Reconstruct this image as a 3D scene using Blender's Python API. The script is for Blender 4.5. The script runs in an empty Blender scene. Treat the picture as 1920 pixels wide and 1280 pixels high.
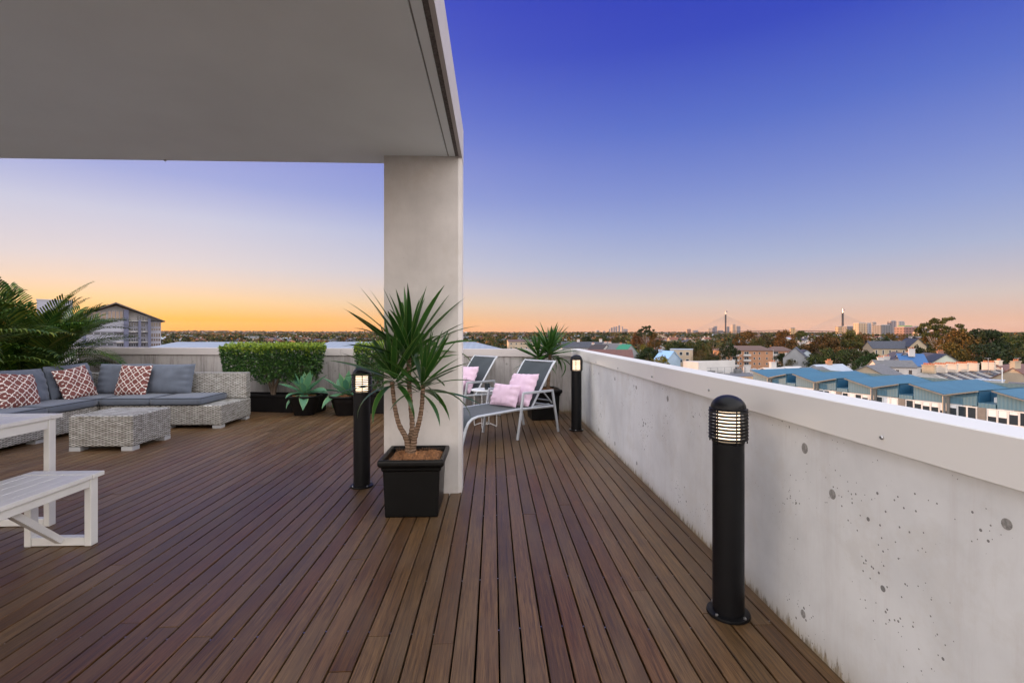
import bpy, bmesh, math, random
import numpy as np
from mathutils import Vector, Matrix, Euler
R = math.radians
rnd = random.Random(7)
C = bpy.context.scene.collection
S = bpy.context.scene

# ------------------------------------------------------------------ camera, sky, sun, exposure
EYE = 1.30                      # eye height above the deck (deck surface is z = 0)
F = 907.0                       # focal length in photograph pixels
HOR = 625.0
TH = math.atan(0.0386)          # camera turned slightly right of the boards
cam_d = bpy.data.cameras.new('camera'); cam = bpy.data.objects.new('camera', cam_d); C.objects.link(cam)
cam.location = (0, 0, EYE); cam.rotation_euler = (R(90), 0, -TH)
cam_d.sensor_width = 36; cam_d.lens = F/1920*36; cam_d.shift_y = -15/1920
cam_d.clip_start = 0.05; cam_d.clip_end = 60000
S.camera = cam
SUN_AZ = math.atan2(-0.83+0.0386, 1.0)    # azimuth from +Y, negative = left (behind the gabled block)
SUN_EL = R(1.7)
sd = Vector((math.sin(SUN_AZ)*math.cos(SUN_EL), math.cos(SUN_AZ)*math.cos(SUN_EL), math.sin(SUN_EL)))
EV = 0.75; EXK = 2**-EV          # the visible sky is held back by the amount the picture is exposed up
world = bpy.data.worlds.new('World'); S.world = world; world.use_nodes = True
def lin(c):
    return tuple((v/255/12.92 if v/255 <= 0.04045 else ((v/255+0.055)/1.055)**2.4) for v in c)
sT0, cT0 = math.sin(TH), math.cos(TH)
def build_world():
    nt = world.node_tree; nt.nodes.clear(); L = nt.links
    def n(t, **k):
        o = nt.nodes.new(t)
        for a, b in k.items(): setattr(o, a, b)
        return o
    def math_(op, a, b=None, c=None, clamp=False):
        m = n('ShaderNodeMath', operation=op, use_clamp=clamp)
        for i, v in enumerate((a, b, c)):
            if v is None: continue
            if isinstance(v, (int, float)): m.inputs[i].default_value = v
            else: L.new(v, m.inputs[i])
        return m.outputs[0]
    tc = n('ShaderNodeTexCoord'); sep = n('ShaderNodeSeparateXYZ'); L.new(tc.outputs['Generated'], sep.inputs[0])
    el = math_('MULTIPLY', math_('ARCSINE', math_('MINIMUM', math_('MAXIMUM', sep.outputs[2], -1.0), 1.0)), 180/math.pi/90)
    el = math_('MAXIMUM', el, 0.0)
    pos = math_('POWER', el, 0.5)         # finer steps near the horizon
    hx = math_('MULTIPLY', sep.outputs[0], math.sin(SUN_AZ)); hy = math_('MULTIPLY', sep.outputs[1], math.cos(SUN_AZ))
    ln = math_('SQRT', math_('ADD', math_('MULTIPLY', sep.outputs[0], sep.outputs[0]), math_('ADD', math_('MULTIPLY', sep.outputs[1], sep.outputs[1]), 1e-5)))
    cosa = math_('DIVIDE', math_('ADD', hx, hy), ln)
    f = math_('DIVIDE', math_('SUBTRACT', cosa, 0.05), 0.94, clamp=True)
    f = math_('POWER', f, 4.0)
    def ramp(stops):
        r = n('ShaderNodeValToRGB'); cr = r.color_ramp
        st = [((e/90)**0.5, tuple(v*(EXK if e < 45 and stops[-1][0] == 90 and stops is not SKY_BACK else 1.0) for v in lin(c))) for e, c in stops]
        while len(cr.elements) < len(st): cr.elements.new(0.5)
        for i, (p, c) in enumerate(st):
            cr.elements[i].position = p; cr.elements[i].color = (*c, 1)
        L.new(pos, r.inputs[0]); return r.outputs[0]
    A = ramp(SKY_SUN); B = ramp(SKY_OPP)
    mx0 = n('ShaderNodeMix', data_type='RGBA'); L.new(f, mx0.inputs[0]); L.new(B, mx0.inputs[6]); L.new(A, mx0.inputs[7])
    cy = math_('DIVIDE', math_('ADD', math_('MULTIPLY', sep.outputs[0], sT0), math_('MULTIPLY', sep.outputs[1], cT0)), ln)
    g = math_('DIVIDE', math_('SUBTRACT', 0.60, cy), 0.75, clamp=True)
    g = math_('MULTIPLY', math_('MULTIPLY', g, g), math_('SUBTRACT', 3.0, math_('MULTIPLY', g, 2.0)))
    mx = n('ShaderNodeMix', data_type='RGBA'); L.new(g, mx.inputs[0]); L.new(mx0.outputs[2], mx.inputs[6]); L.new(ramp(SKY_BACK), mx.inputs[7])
    bg = n('ShaderNodeBackground'); L.new(mx.outputs[2], bg.inputs[0]); bg.inputs[1].default_value = 1.0
    sky = n('ShaderNodeTexSky', sky_type='NISHITA', sun_disc=False, sun_elevation=SUN_EL, sun_rotation=SUN_AZ)
    bg2 = n('ShaderNodeBackground'); L.new(sky.outputs[0], bg2.inputs[0]); bg2.inputs[1].default_value = 0.003
    ad = n('ShaderNodeAddShader'); L.new(bg.outputs[0], ad.inputs[0]); L.new(bg2.outputs[0], ad.inputs[1])
    out = n('ShaderNodeOutputWorld'); L.new(ad.outputs[0], out.inputs[0])
# above the frame the sky is brightened toward the zenith as added fill light: the white coping top in the photograph (about 0.85 on 0.8 paint)
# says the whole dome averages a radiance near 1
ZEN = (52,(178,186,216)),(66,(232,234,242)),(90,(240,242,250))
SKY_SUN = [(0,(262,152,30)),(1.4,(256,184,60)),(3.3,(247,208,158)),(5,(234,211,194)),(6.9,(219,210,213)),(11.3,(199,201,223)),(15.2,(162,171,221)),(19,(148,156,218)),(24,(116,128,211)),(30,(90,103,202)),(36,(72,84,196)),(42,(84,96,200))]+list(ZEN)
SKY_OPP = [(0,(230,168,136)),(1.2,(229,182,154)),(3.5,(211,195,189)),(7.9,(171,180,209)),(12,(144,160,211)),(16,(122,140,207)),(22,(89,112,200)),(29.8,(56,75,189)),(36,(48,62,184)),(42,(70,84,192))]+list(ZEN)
SKY_BACK = [(0,(292,262,244)),(5,(308,288,276)),(15,(318,306,298)),(32,(308,303,302)),(55,(262,263,270)),(90,(240,242,250))]  # unseen sky behind and beside the view, brightened to fill-light the terrace
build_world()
sl = bpy.data.lights.new('sun', 'SUN'); sl.energy = 5.0; sl.angle = R(0.6); sl.color = (1.0, 0.52, 0.24)
so = bpy.data.objects.new('sun', sl); C.objects.link(so); so.rotation_euler = sd.to_track_quat('Z', 'Y').to_euler(); so.location = (0, 0, 60)
S.view_settings.view_transform = 'Standard'; S.view_settings.look = 'None'; S.view_settings.gamma = 1
S.view_settings.use_curve_mapping = False; S.view_settings.exposure = EV
S.cycles.max_bounces = 8; S.cycles.diffuse_bounces = 4; S.cycles.volume_bounces = 0
S.cycles.sample_clamp_indirect = 4.0

# ------------------------------------------------------------------ helpers
sT, cT = math.sin(TH), math.cos(TH)
def at(px, py, t):
    """world point seen at photograph pixel (px, py) at depth t metres"""
    u = (px-960)/F; v = (HOR-py)/F
    return Vector((t*(sT+u*cT), t*(cT-u*sT), EYE+t*v))
def gp(px, py, z=0.0):
    return at(px, py, (EYE-z)*F/(py-HOR))
def az(px, t, z=0.0):
    p = at(px, HOR, t); p.z = z; return p
def onX(px, py, X):
    u = (px-960)/F; return at(px, py, X/(sT+u*cT))

class MB:
    def __init__(s): s.v = []; s.f = []; s.m = []; s.mi = 0
    def add(s, vs, fs, M=None):
        b = len(s.v)
        s.v += [tuple(M @ Vector(p)) if M is not None else tuple(p) for p in vs]
        s.f += [tuple(b+i for i in f) for f in fs]; s.m += [s.mi]*len(fs); return s
    def box(s, x0, x1, y0, y1, z0, z1, M=None):
        return s.add([(x0,y0,z0),(x1,y0,z0),(x1,y1,z0),(x0,y1,z0),(x0,y0,z1),(x1,y0,z1),(x1,y1,z1),(x0,y1,z1)],
                     [(0,3,2,1),(4,5,6,7),(0,1,5,4),(1,2,6,5),(2,3,7,6),(3,0,4,7)], M)
    def frus(s, x0, x1, y0, y1, z0, X0, X1, Y0, Y1, z1, M=None):
        return s.add([(x0,y0,z0),(x1,y0,z0),(x1,y1,z0),(x0,y1,z0),(X0,Y0,z1),(X1,Y0,z1),(X1,Y1,z1),(X0,Y1,z1)],
                     [(0,3,2,1),(4,5,6,7),(0,1,5,4),(1,2,6,5),(2,3,7,6),(3,0,4,7)], M)
    def bar(s, a, b, w, h, up=(0,0,1), M=None):
        a = Vector(a); b = Vector(b); d = (b-a).normalized(); x = d.cross(Vector(up))
        if x.length < 1e-4: x = d.cross(Vector((0,1,0)))
        x.normalize(); y = x.cross(d)
        P = []
        for c in (a, b):
            for i, j in ((-1,-1),(1,-1),(1,1),(-1,1)): P.append(c+x*(i*w/2)+y*(j*h/2))
        return s.add(P, [(0,3,2,1),(4,5,6,7),(0,1,5,4),(1,2,6,5),(2,3,7,6),(3,0,4,7)], M)
    def tube(s, pts, rad, n=8, M=None, cap=True):
        pts = [Vector(p) for p in pts]
        if isinstance(rad, (int, float)): rad = [rad]*len(pts)
        V = []; ref = None
        for i, p in enumerate(pts):
            d = (pts[min(i+1, len(pts)-1)]-pts[max(i-1, 0)])
            d = d.normalized() if d.length > 1e-9 else Vector((0,0,1))
            if ref is None: ref = Vector((1,0,0)) if abs(d.x) < 0.8 else Vector((0,1,0))
            x = (ref - d*ref.dot(d)).normalized(); y = d.cross(x); ref = x
            for k in range(n):
                a = 2*math.pi*k/n; V.append(p+(x*math.cos(a)+y*math.sin(a))*rad[i])
        Fc = []
        for i in range(len(pts)-1):
            for k in range(n):
                k2 = (k+1) % n; Fc.append((i*n+k, i*n+k2, (i+1)*n+k2, (i+1)*n+k))
        if cap:
            Fc.append(tuple(reversed(range(n)))); Fc.append(tuple((len(pts)-1)*n+k for k in range(n)))
        return s.add(V, Fc, M)
    def lathe(s, prof, n=24, M=None, cap=True):
        V = []; Fc = []
        for r, z in prof:
            for k in range(n):
                a = 2*math.pi*k/n; V.append((r*math.cos(a), r*math.sin(a), z))
        for i in range(len(prof)-1):
            for k in range(n):
                k2 = (k+1) % n; Fc.append((i*n+k, i*n+k2, (i+1)*n+k2, (i+1)*n+k))
        if cap:
            Fc.append(tuple(reversed(range(n)))); Fc.append(tuple((len(prof)-1)*n+k for k in range(n)))
        return s.add(V, Fc, M)
    def sqlathe(s, prof, M=None, cap=True):
        V = []; Fc = []
        for h, z in prof:
            hx, hy = h if isinstance(h, tuple) else (h, h)
            V += [(-hx,-hy,z),(hx,-hy,z),(hx,hy,z),(-hx,hy,z)]
        for i in range(len(prof)-1):
            for k in range(4):
                k2 = (k+1) % 4; Fc.append((i*4+k, i*4+k2, (i+1)*4+k2, (i+1)*4+k))
        if cap:
            Fc.append((3,2,1,0)); b = (len(prof)-1)*4; Fc.append((b,b+1,b+2,b+3))
        return s.add(V, Fc, M)
    def poly(s, pts, thick, nrm=(0,0,1), M=None):
        """extruded polygon: pts in order, thickness along nrm"""
        n = len(pts); k = Vector(nrm)*thick
        V = [Vector(p) for p in pts]+[Vector(p)+k for p in pts]
        return s.add(V, [tuple(reversed(range(n))), tuple(range(n, 2*n))]+[(i, (i+1)%n, n+(i+1)%n, n+i) for i in range(n)], M)
    def mesh(s, name, mats, smooth=False):
        me = bpy.data.meshes.new(name); me.from_pydata(s.v, [], s.f)
        for m in (mats if isinstance(mats, (list, tuple)) else [mats]): me.materials.append(m)
        if any(s.m): me.polygons.foreach_set('material_index', s.m)
        if smooth: me.polygons.foreach_set('use_smooth', [True]*len(s.f))
        me.update(); return me
    def build(s, name, mats, parent=None, smooth=False, loc=None, rz=None, bevel=0, seg=1):
        me = s.mesh(name, mats, smooth)
        if bevel:
            bm = bmesh.new(); bm.from_mesh(me)
            bmesh.ops.recalc_face_normals(bm, faces=bm.faces)
            bmesh.ops.bevel(bm, geom=[e for e in bm.edges if len(e.link_faces) == 2 and e.calc_face_angle(0) > 0.5], offset=bevel, segments=seg, affect='EDGES', profile=0.5)
            bm.to_mesh(me); bm.free()
            if smooth: me.polygons.foreach_set('use_smooth', [True]*len(me.polygons))
        o = bpy.data.objects.new(name, me); C.objects.link(o)
        if parent: o.parent = parent
        if loc is not None: o.location = loc
        if rz is not None: o.rotation_euler = (0, 0, rz)
        if smooth: shade(o)
        return o
def shade(o, ang=40):
    me = o.data
    try:
        me.set_sharp_from_angle(angle=R(ang))
    except Exception: pass
def inst(name, mesh, parent=None, loc=(0,0,0), rot=(0,0,0), scale=None):
    o = bpy.data.objects.new(name, mesh); C.objects.link(o)
    if parent: o.parent = parent
    o.location = loc; o.rotation_euler = rot
    if scale is not None: o.scale = scale if not isinstance(scale, (int, float)) else (scale,)*3
    return o
def thing(name, label, cat, loc=(0,0,0), rz=0, group=None):
    o = bpy.data.objects.new(name, None); C.objects.link(o); o.empty_display_size = 0.2
    o.location = loc; o.rotation_euler = (0,0,rz); tag(o, label, cat, group); return o
def tag(o, label=None, cat=None, group=None, kind=None):
    if label: o['label'] = label
    if cat: o['category'] = cat
    if group: o['group'] = group
    if kind: o['kind'] = kind
    return o
def kids(o): return [c for c in bpy.data.objects if c.parent == o]
def copy_tree(o, loc=None, rz=None, label=None, parent=None):
    tree = {}
    for c in bpy.data.objects:
        if c.parent: tree.setdefault(c.parent.name, []).append(c)
    def rec(a, par):
        c = a.copy(); C.objects.link(c)
        if par: c.parent = par
        for ch in tree.get(a.name, []): rec(ch, c)
        return c
    r = rec(o, parent)
    if loc is not None: r.location = loc
    if rz is not None: r.rotation_euler = (0,0,rz)
    if label: r['label'] = label
    return r

# ------------------------------------------------------------------ materials
class NT:
    def __init__(s, name):
        s.mat = bpy.data.materials.new(name); s.mat.use_nodes = True
        s.nt = s.mat.node_tree; s.L = s.nt.links
        s.b = s.nt.nodes['Principled BSDF']
    def n(s, t, **k):
        o = s.nt.nodes.new(t)
        for a, b in k.items(): setattr(o, a, b)
        return o
    def link(s, v, sock):
        if isinstance(v, (int, float)): sock.default_value = v
        elif isinstance(v, tuple): sock.default_value = v if len(v) == len(sock.default_value) else (*v, 1)
        else: s.L.new(v, sock)
    def m(s, op, a, b=None, c=None, clamp=False):
        o = s.n('ShaderNodeMath', operation=op, use_clamp=clamp)
        for i, v in enumerate((a, b, c)):
            if v is not None: s.link(v, o.inputs[i])
        return o.outputs[0]
    def vm(s, op, a, b=None):
        o = s.n('ShaderNodeVectorMath', operation=op)
        for i, v in enumerate((a, b)):
            if v is not None: s.link(v, o.inputs[i])
        return o.outputs[0]
    def co(s, kind='Object'):
        if kind == 'World': return s.n('ShaderNodeNewGeometry').outputs['Position']
        return s.n('ShaderNodeTexCoord').outputs[kind]
    def noise(s, vec, scale, detail=4, rough=0.55, dist=0.0):
        o = s.n('ShaderNodeTexNoise'); s.L.new(vec, o.inputs['Vector'])
        o.inputs['Scale'].default_value = scale; o.inputs['Detail'].default_value = detail
        o.inputs['Roughness'].default_value = rough; o.inputs['Distortion'].default_value = dist
        return o.outputs[0]
    def vor(s, vec, scale, feature='F1', rand=1.0, out='Distance'):
        o = s.n('ShaderNodeTexVoronoi', feature=feature); s.L.new(vec, o.inputs['Vector'])
        o.inputs['Scale'].default_value = scale; o.inputs['Randomness'].default_value = rand
        return o.outputs[out]
    def ramp(s, v, stops, interp='LINEAR'):
        o = s.n('ShaderNodeValToRGB'); cr = o.color_ramp; cr.interpolation = interp
        while len(cr.elements) < len(stops): cr.elements.new(0.5)
        for i, (p, c) in enumerate(stops):
            cr.elements[i].position = p
            cr.elements[i].color = (c, c, c, 1) if isinstance(c, (int, float)) else (*c, 1)
        s.link(v, o.inputs[0]); return o.outputs[0]
    def mix(s, f, a, b, mode='MIX'):
        o = s.n('ShaderNodeMix', data_type='RGBA', blend_type=mode)
        s.link(f, o.inputs[0]); s.link(a, o.inputs[6]); s.link(b, o.inputs[7]); return o.outputs[2]
    def bump(s, h, strength=0.3, dist=0.01):
        o = s.n('ShaderNodeBump'); o.inputs['Strength'].default_value = strength; o.inputs['Distance'].default_value = dist
        s.L.new(h, o.inputs['Height']); s.L.new(o.outputs[0], s.b.inputs['Normal']); return o.outputs[0]
    def scale(s, vec, sx, sy, sz):
        o = s.n('ShaderNodeMapping'); s.L.new(vec, o.inputs[0]); o.inputs['Scale'].default_value = (sx, sy, sz); return o.outputs[0]
    def sep(s, vec):
        o = s.n('ShaderNodeSeparateXYZ'); s.L.new(vec, o.inputs[0]); return o.outputs
    def comb(s, x, y, z):
        o = s.n('ShaderNodeCombineXYZ')
        for i, v in enumerate((x, y, z)): s.link(v, o.inputs[i])
        return o.outputs[0]
    def fin(s, col=None, rough=None, metal=None, spec=None):
        if col is not None: s.link(col, s.b.inputs['Base Color'])
        if rough is not None: s.link(rough, s.b.inputs['Roughness'])
        if metal is not None: s.link(metal, s.b.inputs['Metallic'])
        if spec is not None: s.link(spec, s.b.inputs['Specular IOR Level'])
        return s.mat
_pc = {}
def plain(name, col, rough=0.6, var=0.12, scale=3.0, metal=0.0, bump=0.0, bscale=40, spec=None, coord='Object'):
    if name in _pc: return _pc[name]
    t = NT(name); v = t.noise(t.co(coord), scale, 5)
    c = t.mix(t.ramp(v, [(0.3, 0.0), (0.7, 1.0)]), tuple(x*(1-var) for x in col), tuple(min(1, x*(1+var)) for x in col))
    if bump: t.bump(t.noise(t.co(coord), bscale, 4), bump, 0.004)
    _pc[name] = t.fin(c, rough, metal, spec); return _pc[name]

def mk_wood():
    t = NT('deck_wood'); P = t.co('World'); oi = t.n('ShaderNodeObjectInfo')
    off = t.vm('MULTIPLY', t.comb(oi.outputs['Random'], oi.outputs['Random'], 0.0), (37.0, 91.0, 0.0))
    q = t.vm('ADD', P, off)
    g1 = t.noise(t.scale(q, 90, 2.2, 1), 1.0, 7, 0.62, 0.5)
    g2 = t.noise(t.scale(q, 320, 9, 1), 1.0, 4, 0.6)
    blot = t.noise(t.scale(q, 1, 0.55, 1), 2.6, 4, 0.6)
    wear = t.noise(P, 0.9, 4, 0.6)
    base = t.ramp(oi.outputs['Random'], [(0.0,(0.098,0.043,0.014)),(0.25,(0.152,0.080,0.030)),(0.5,(0.114,0.062,0.024)),(0.75,(0.190,0.108,0.046)),(1.0,(0.128,0.054,0.018))])
    col = t.mix(t.ramp(g1, [(0.3,0.0),(0.75,1.0)]), t.mix(1.0, base, (0.38,0.36,0.35), 'MULTIPLY'), t.mix(1.0, base, (1.55,1.6,1.65), 'MULTIPLY'))
    col = t.mix(t.m('MULTIPLY', t.ramp(g2, [(0.35,1.0),(0.55,0.0)]), 0.6), col, (0.026,0.016,0.010))
    col = t.mix(t.m('MULTIPLY', t.ramp(blot, [(0.45,0.0),(0.75,1.0)]), 0.35), col, (0.20,0.142,0.090))
    col = t.mix(t.m('MULTIPLY', t.ramp(wear, [(0.48,0.0),(0.68,1.0)]), 0.5), col, (0.095,0.062,0.044))
    t.bump(t.m('ADD', g1, t.m('MULTIPLY', g2, 0.6)), 0.35, 0.003)
    return t.fin(col, t.ramp(t.m('ADD', t.m('MULTIPLY', g1, .5), t.m('MULTIPLY', blot, .5)), [(0.3,0.32),(0.7,0.52)]), 0.0, 0.38)
def mk_concrete(name, base, dark, streak=0.3, base_mould=True, axis='y', holes=0.5, s0=.50):
    t = NT(name); P = t.co('World'); s = t.sep(P)
    cl = t.noise(P, 1.3, 6, 0.6); fine = t.noise(P, 45, 5, 0.65); mid = t.noise(P, 7, 5, 0.6)
    col = t.mix(t.ramp(cl, [(0.38,0.0),(0.66,1.0)]), base, tuple(x*0.78 for x in base))
    bl = t.noise(P, 3.4, 7, 0.72); col = t.mix(t.m('MULTIPLY', t.ramp(bl, [(0.52,0.0),(0.62,1.0)]), 0.30), col, tuple(a_*b_ for a_, b_ in zip(base, (0.80,0.76,0.70))))
    col = t.mix(t.m('MULTIPLY', t.ramp(mid, [(0.55,0.0),(0.75,1.0)]), 0.25), col, tuple(x*0.75 for x in base))
    # vertical run marks
    sv = t.noise(t.scale(P, 9, 9, 0.8), 1.0, 8, 0.78)
    col = t.mix(t.m('MULTIPLY', t.ramp(sv, [(s0,0.0),(s0+.22,1.0)]), streak), col, dark)
    # blow holes
    d1 = t.vor(P, 16); d2 = t.vor(P, 42)
    lm = t.noise(P, 2.3, 2)
    h1 = t.m('MULTIPLY', t.m('LESS_THAN', d1, t.m('MULTIPLY', t.ramp(lm, [(0.46,0.0),(0.7,0.22)]), holes)), 1.0)
    h2 = t.m('LESS_THAN', d2, t.m('MULTIPLY', t.ramp(lm, [(0.42,0.0),(0.75,0.30)]), holes))
    h = t.m('MAXIMUM', h1, h2)
    col = t.mix(t.m('MULTIPLY', h, 0.8), col, (0.09,0.085,0.08))
    if base_mould:
        edge = t.noise(t.scale(P, 26, 26, 5), 1.0, 8, 0.8)
        lim = t.m('ADD', t.m('MULTIPLY', t.ramp(edge, [(0.40,0.0),(0.74,1.0)]), 0.10), 0.006)
        mk = t.m('DIVIDE', t.m('SUBTRACT', lim, s[2]), 0.035, clamp=True)
        moc = t.mix(t.ramp(t.noise(P, 11, 3), [(0.4,0.0),(0.6,1.0)]), (0.03,0.026,0.016), (0.20,0.14,0.06))
        col = t.mix(t.m('MULTIPLY', mk, 0.85), col, moc)
        st = t.m('SUBTRACT', 1.0, t.m('DIVIDE', s[2], 0.16, clamp=True))
        col = t.mix(t.m('MULTIPLY', t.m('MULTIPLY', st, st), 0.55), col, (0.30,0.24,0.15))
    t.bump(t.m('SUBTRACT', t.m('ADD', t.m('MULTIPLY', fine, .5), mid), t.m('MULTIPLY', h, 2.0)), 0.25, 0.006)
    return t.fin(col, 0.75, 0.0, 0.3)
def mk_wicker(name, ca, cb, cd):
    t = NT(name); P = t.co('Object'); s = t.sep(P)
    hz = t.m('MULTIPLY', s[2], 2*math.pi/0.0125)
    ax = t.m('ADD', s[0], s[1]); row = t.m('FLOOR', t.m('DIVIDE', s[2], 0.0125))
    ph = t.m('MULTIPLY', row, math.pi)
    wv = t.m('SINE', t.m('ADD', t.m('MULTIPLY', ax, 2*math.pi/0.07), ph))
    hs = t.m('ABSOLUTE', t.m('SINE', t.m('MULTIPLY', hz, 0.5)))
    # on the top face (z constant) the weave runs in x and y
    geo = t.n('ShaderNodeNewGeometry'); nz = t.m('ABSOLUTE', t.sep(t.co('Normal'))[2])
    rowt = t.m('FLOOR', t.m('DIVIDE', s[1], 0.0125)); wt = t.m('SINE', t.m('ADD', t.m('MULTIPLY', s[0], 2*math.pi/0.07), t.m('MULTIPLY', rowt, math.pi)))
    hst = t.m('ABSOLUTE', t.m('SINE', t.m('MULTIPLY', s[1], math.pi/0.0125)))
    top = t.m('GREATER_THAN', nz, 0.6)
    W = t.m('ADD', t.m('MULTIPLY', wv, t.m('SUBTRACT', 1.0, top)), t.m('MULTIPLY', wt, top))
    Hh = t.m('ADD', t.m('MULTIPLY', hs, t.m('SUBTRACT', 1.0, top)), t.m('MULTIPLY', hst, top))
    hgt = t.m('MULTIPLY', t.m('ADD', t.m('MULTIPLY', W, 0.36), 0.70), Hh)
    n1 = t.noise(t.scale(P, 12, 12, 60), 1.0, 4, 0.7)
    col = t.mix(t.ramp(n1, [(0.35,0.0),(0.65,1.0)]), ca, cb)
    col = t.mix(t.ramp(hgt, [(0.2,1.0),(0.62,0.0)]), col, cd)
    t.bump(hgt, 0.9, 0.006)
    return t.fin(col, 0.55, 0.0, 0.4)
def mk_fabric(name, col, var=0.1, weave=400):
    t = NT(name); P = t.co('Object'); a = t.noise(P, 6, 4); w = t.noise(P, weave, 2)
    c = t.mix(t.ramp(a, [(0.3,0.0),(0.7,1.0)]), tuple(x*(1-var) for x in col), tuple(x*(1+var) for x in col))
    c = t.mix(t.m('MULTIPLY', w, 0.25), c, tuple(x*0.6 for x in col))
    t.bump(t.m('ADD', w, t.m('MULTIPLY', t.noise(P, 9, 3), 3)), 0.25, 0.003)
    m = t.fin(c, 0.85, 0.0, 0.2)
    try: t.b.inputs['Sheen Weight'].default_value = 0.15
    except Exception: pass
    return m
def mk_trellis(name, colA, colB):
    t = NT(name); s = t.sep(t.co('Object')); n = 1/0.108
    px_ = t.m('SUBTRACT', t.m('FRACT', t.m('MULTIPLY', t.m('ADD', s[0], 5.0), n)), 0.5)
    py_ = t.m('SUBTRACT', t.m('FRACT', t.m('MULTIPLY', t.m('ADD', s[1], 5.0), n)), 0.5)
    ax = t.m('ABSOLUTE', px_); ay = t.m('ABSOLUTE', py_)
    def dist(cx, cy):
        dx = t.m('SUBTRACT', ax, cx); dy = t.m('SUBTRACT', ay, cy)
        return t.m('SQRT', t.m('ADD', t.m('MULTIPLY', dx, dx), t.m('MULTIPLY', dy, dy)))
    r = 0.215; a = 0.245
    d = t.m('SUBTRACT', t.m('MINIMUM', dist(a, 0.0), dist(0.0, a)), r)
    line = t.m('LESS_THAN', t.m('ABSOLUTE', d), 0.036)
    tip = t.m('MULTIPLY', t.m('GREATER_THAN', t.m('MAXIMUM', ax, ay), 0.44), t.m('LESS_THAN', t.m('MINIMUM', ax, ay), 0.05))
    line = t.m('MAXIMUM', line, tip)
    w = t.noise(t.co('Object'), 300, 2)
    base = t.mix(t.m('MULTIPLY', w, 0.5), colA, tuple(x*0.6 for x in colA))
    t.bump(t.m('ADD', t.m('MULTIPLY', line, 0.6), w), 0.25, 0.003)
    return t.fin(t.mix(line, base, colB), 0.85, 0.0, 0.2)
def mk_leaf(name, ca, cb, cc=None, rough=0.4, spec=0.4, trans=0.0, edge=None):
    """leaf colour: each island has its own tone, each object its own tint"""
    t = NT(name); g = t.n('ShaderNodeNewGeometry'); oi = t.n('ShaderNodeObjectInfo')
    r = g.outputs['Random Per Island']
    stops = [(0.0, ca), (1.0, cb)] if cc is None else [(0.0, ca), (0.55, cb), (1.0, cc)]
    c = t.ramp(r, stops)
    c = t.mix(1.0, c, oi.outputs['Color'], 'MULTIPLY')
    c = t.mix(t.m('MULTIPLY', oi.outputs['Random'], 0.4), c, t.mix(1.0, c, (0.7,0.8,0.75), 'MULTIPLY'))
    m = t.fin(c, rough, 0.0, spec)
    if trans:
        tr = t.n('ShaderNodeBsdfTranslucent'); t.L.new(c, tr.inputs[0]); mx = t.n('ShaderNodeMixShader')
        mx.inputs[0].default_value = trans; t.L.new(t.b.outputs[0], mx.inputs[1]); t.L.new(tr.outputs[0], mx.inputs[2])
        t.L.new(mx.outputs[0], t.nt.nodes['Material Output'].inputs[0])
    return m
def mk_blade(name, ca, cb, mid, rough=0.3):
    """long leaf with a paler centre line; local x runs across the blade"""
    t = NT(name); oi = t.n('ShaderNodeObjectInfo'); uv = t.sep(t.n('ShaderNodeTexCoord').outputs['UV'])
    c = t.mix(oi.outputs['Random'], ca, cb)
    st = t.noise(t.scale(t.n('ShaderNodeTexCoord').outputs['UV'], 60, 1.5, 1), 1.0, 3)
    c = t.mix(t.m('MULTIPLY', st, 0.35), c, tuple(x*0.45 for x in ca))
    e = t.m('ABSOLUTE', t.m('SUBTRACT', uv[0], 0.5))
    c = t.mix(t.m('MULTIPLY', t.m('GREATER_THAN', e, 0.43), 0.6), c, mid)
    m = t.fin(c, rough, 0.0, 0.5)
    tr = t.n('ShaderNodeBsdfTranslucent'); t.L.new(c, tr.inputs[0]); mx = t.n('ShaderNodeMixShader')
    mx.inputs[0].default_value = 0.25; t.L.new(t.b.outputs[0], mx.inputs[1]); t.L.new(tr.outputs[0], mx.inputs[2])
    t.L.new(mx.outputs[0], t.nt.nodes['Material Output'].inputs[0]); return m
def mk_bark(name, ca, cb, ring=0):
    t = NT(name); P = t.co('Object'); n = t.noise(t.scale(P, 1, 1, 0.35 if not ring else 3.0), 22 if not ring else 18, 5)
    c = t.mix(t.ramp(n, [(0.35,0.0),(0.65,1.0)]), ca, cb)
    if ring:
        s = t.sep(P); z = t.m('ADD', s[2], t.m('MULTIPLY', t.noise(P, 6, 2), 0.02))
        rg = t.m('SINE', t.m('ADD', t.m('MULTIPLY', z, 2*math.pi/ring), t.m('MULTIPLY', t.noise(P, 30, 3), 6.0))); k = t.ramp(rg, [(0.0,1.0),(0.45,0.0)])
        c = t.mix(t.m('MULTIPLY', k, 0.6), c, tuple(x*0.4 for x in ca)); t.bump(t.m('ADD', rg, n), 0.6, 0.006)
    else: t.bump(n, 0.6, 0.01)
    return t.fin(c, 0.85, 0.0, 0.2)

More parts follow.
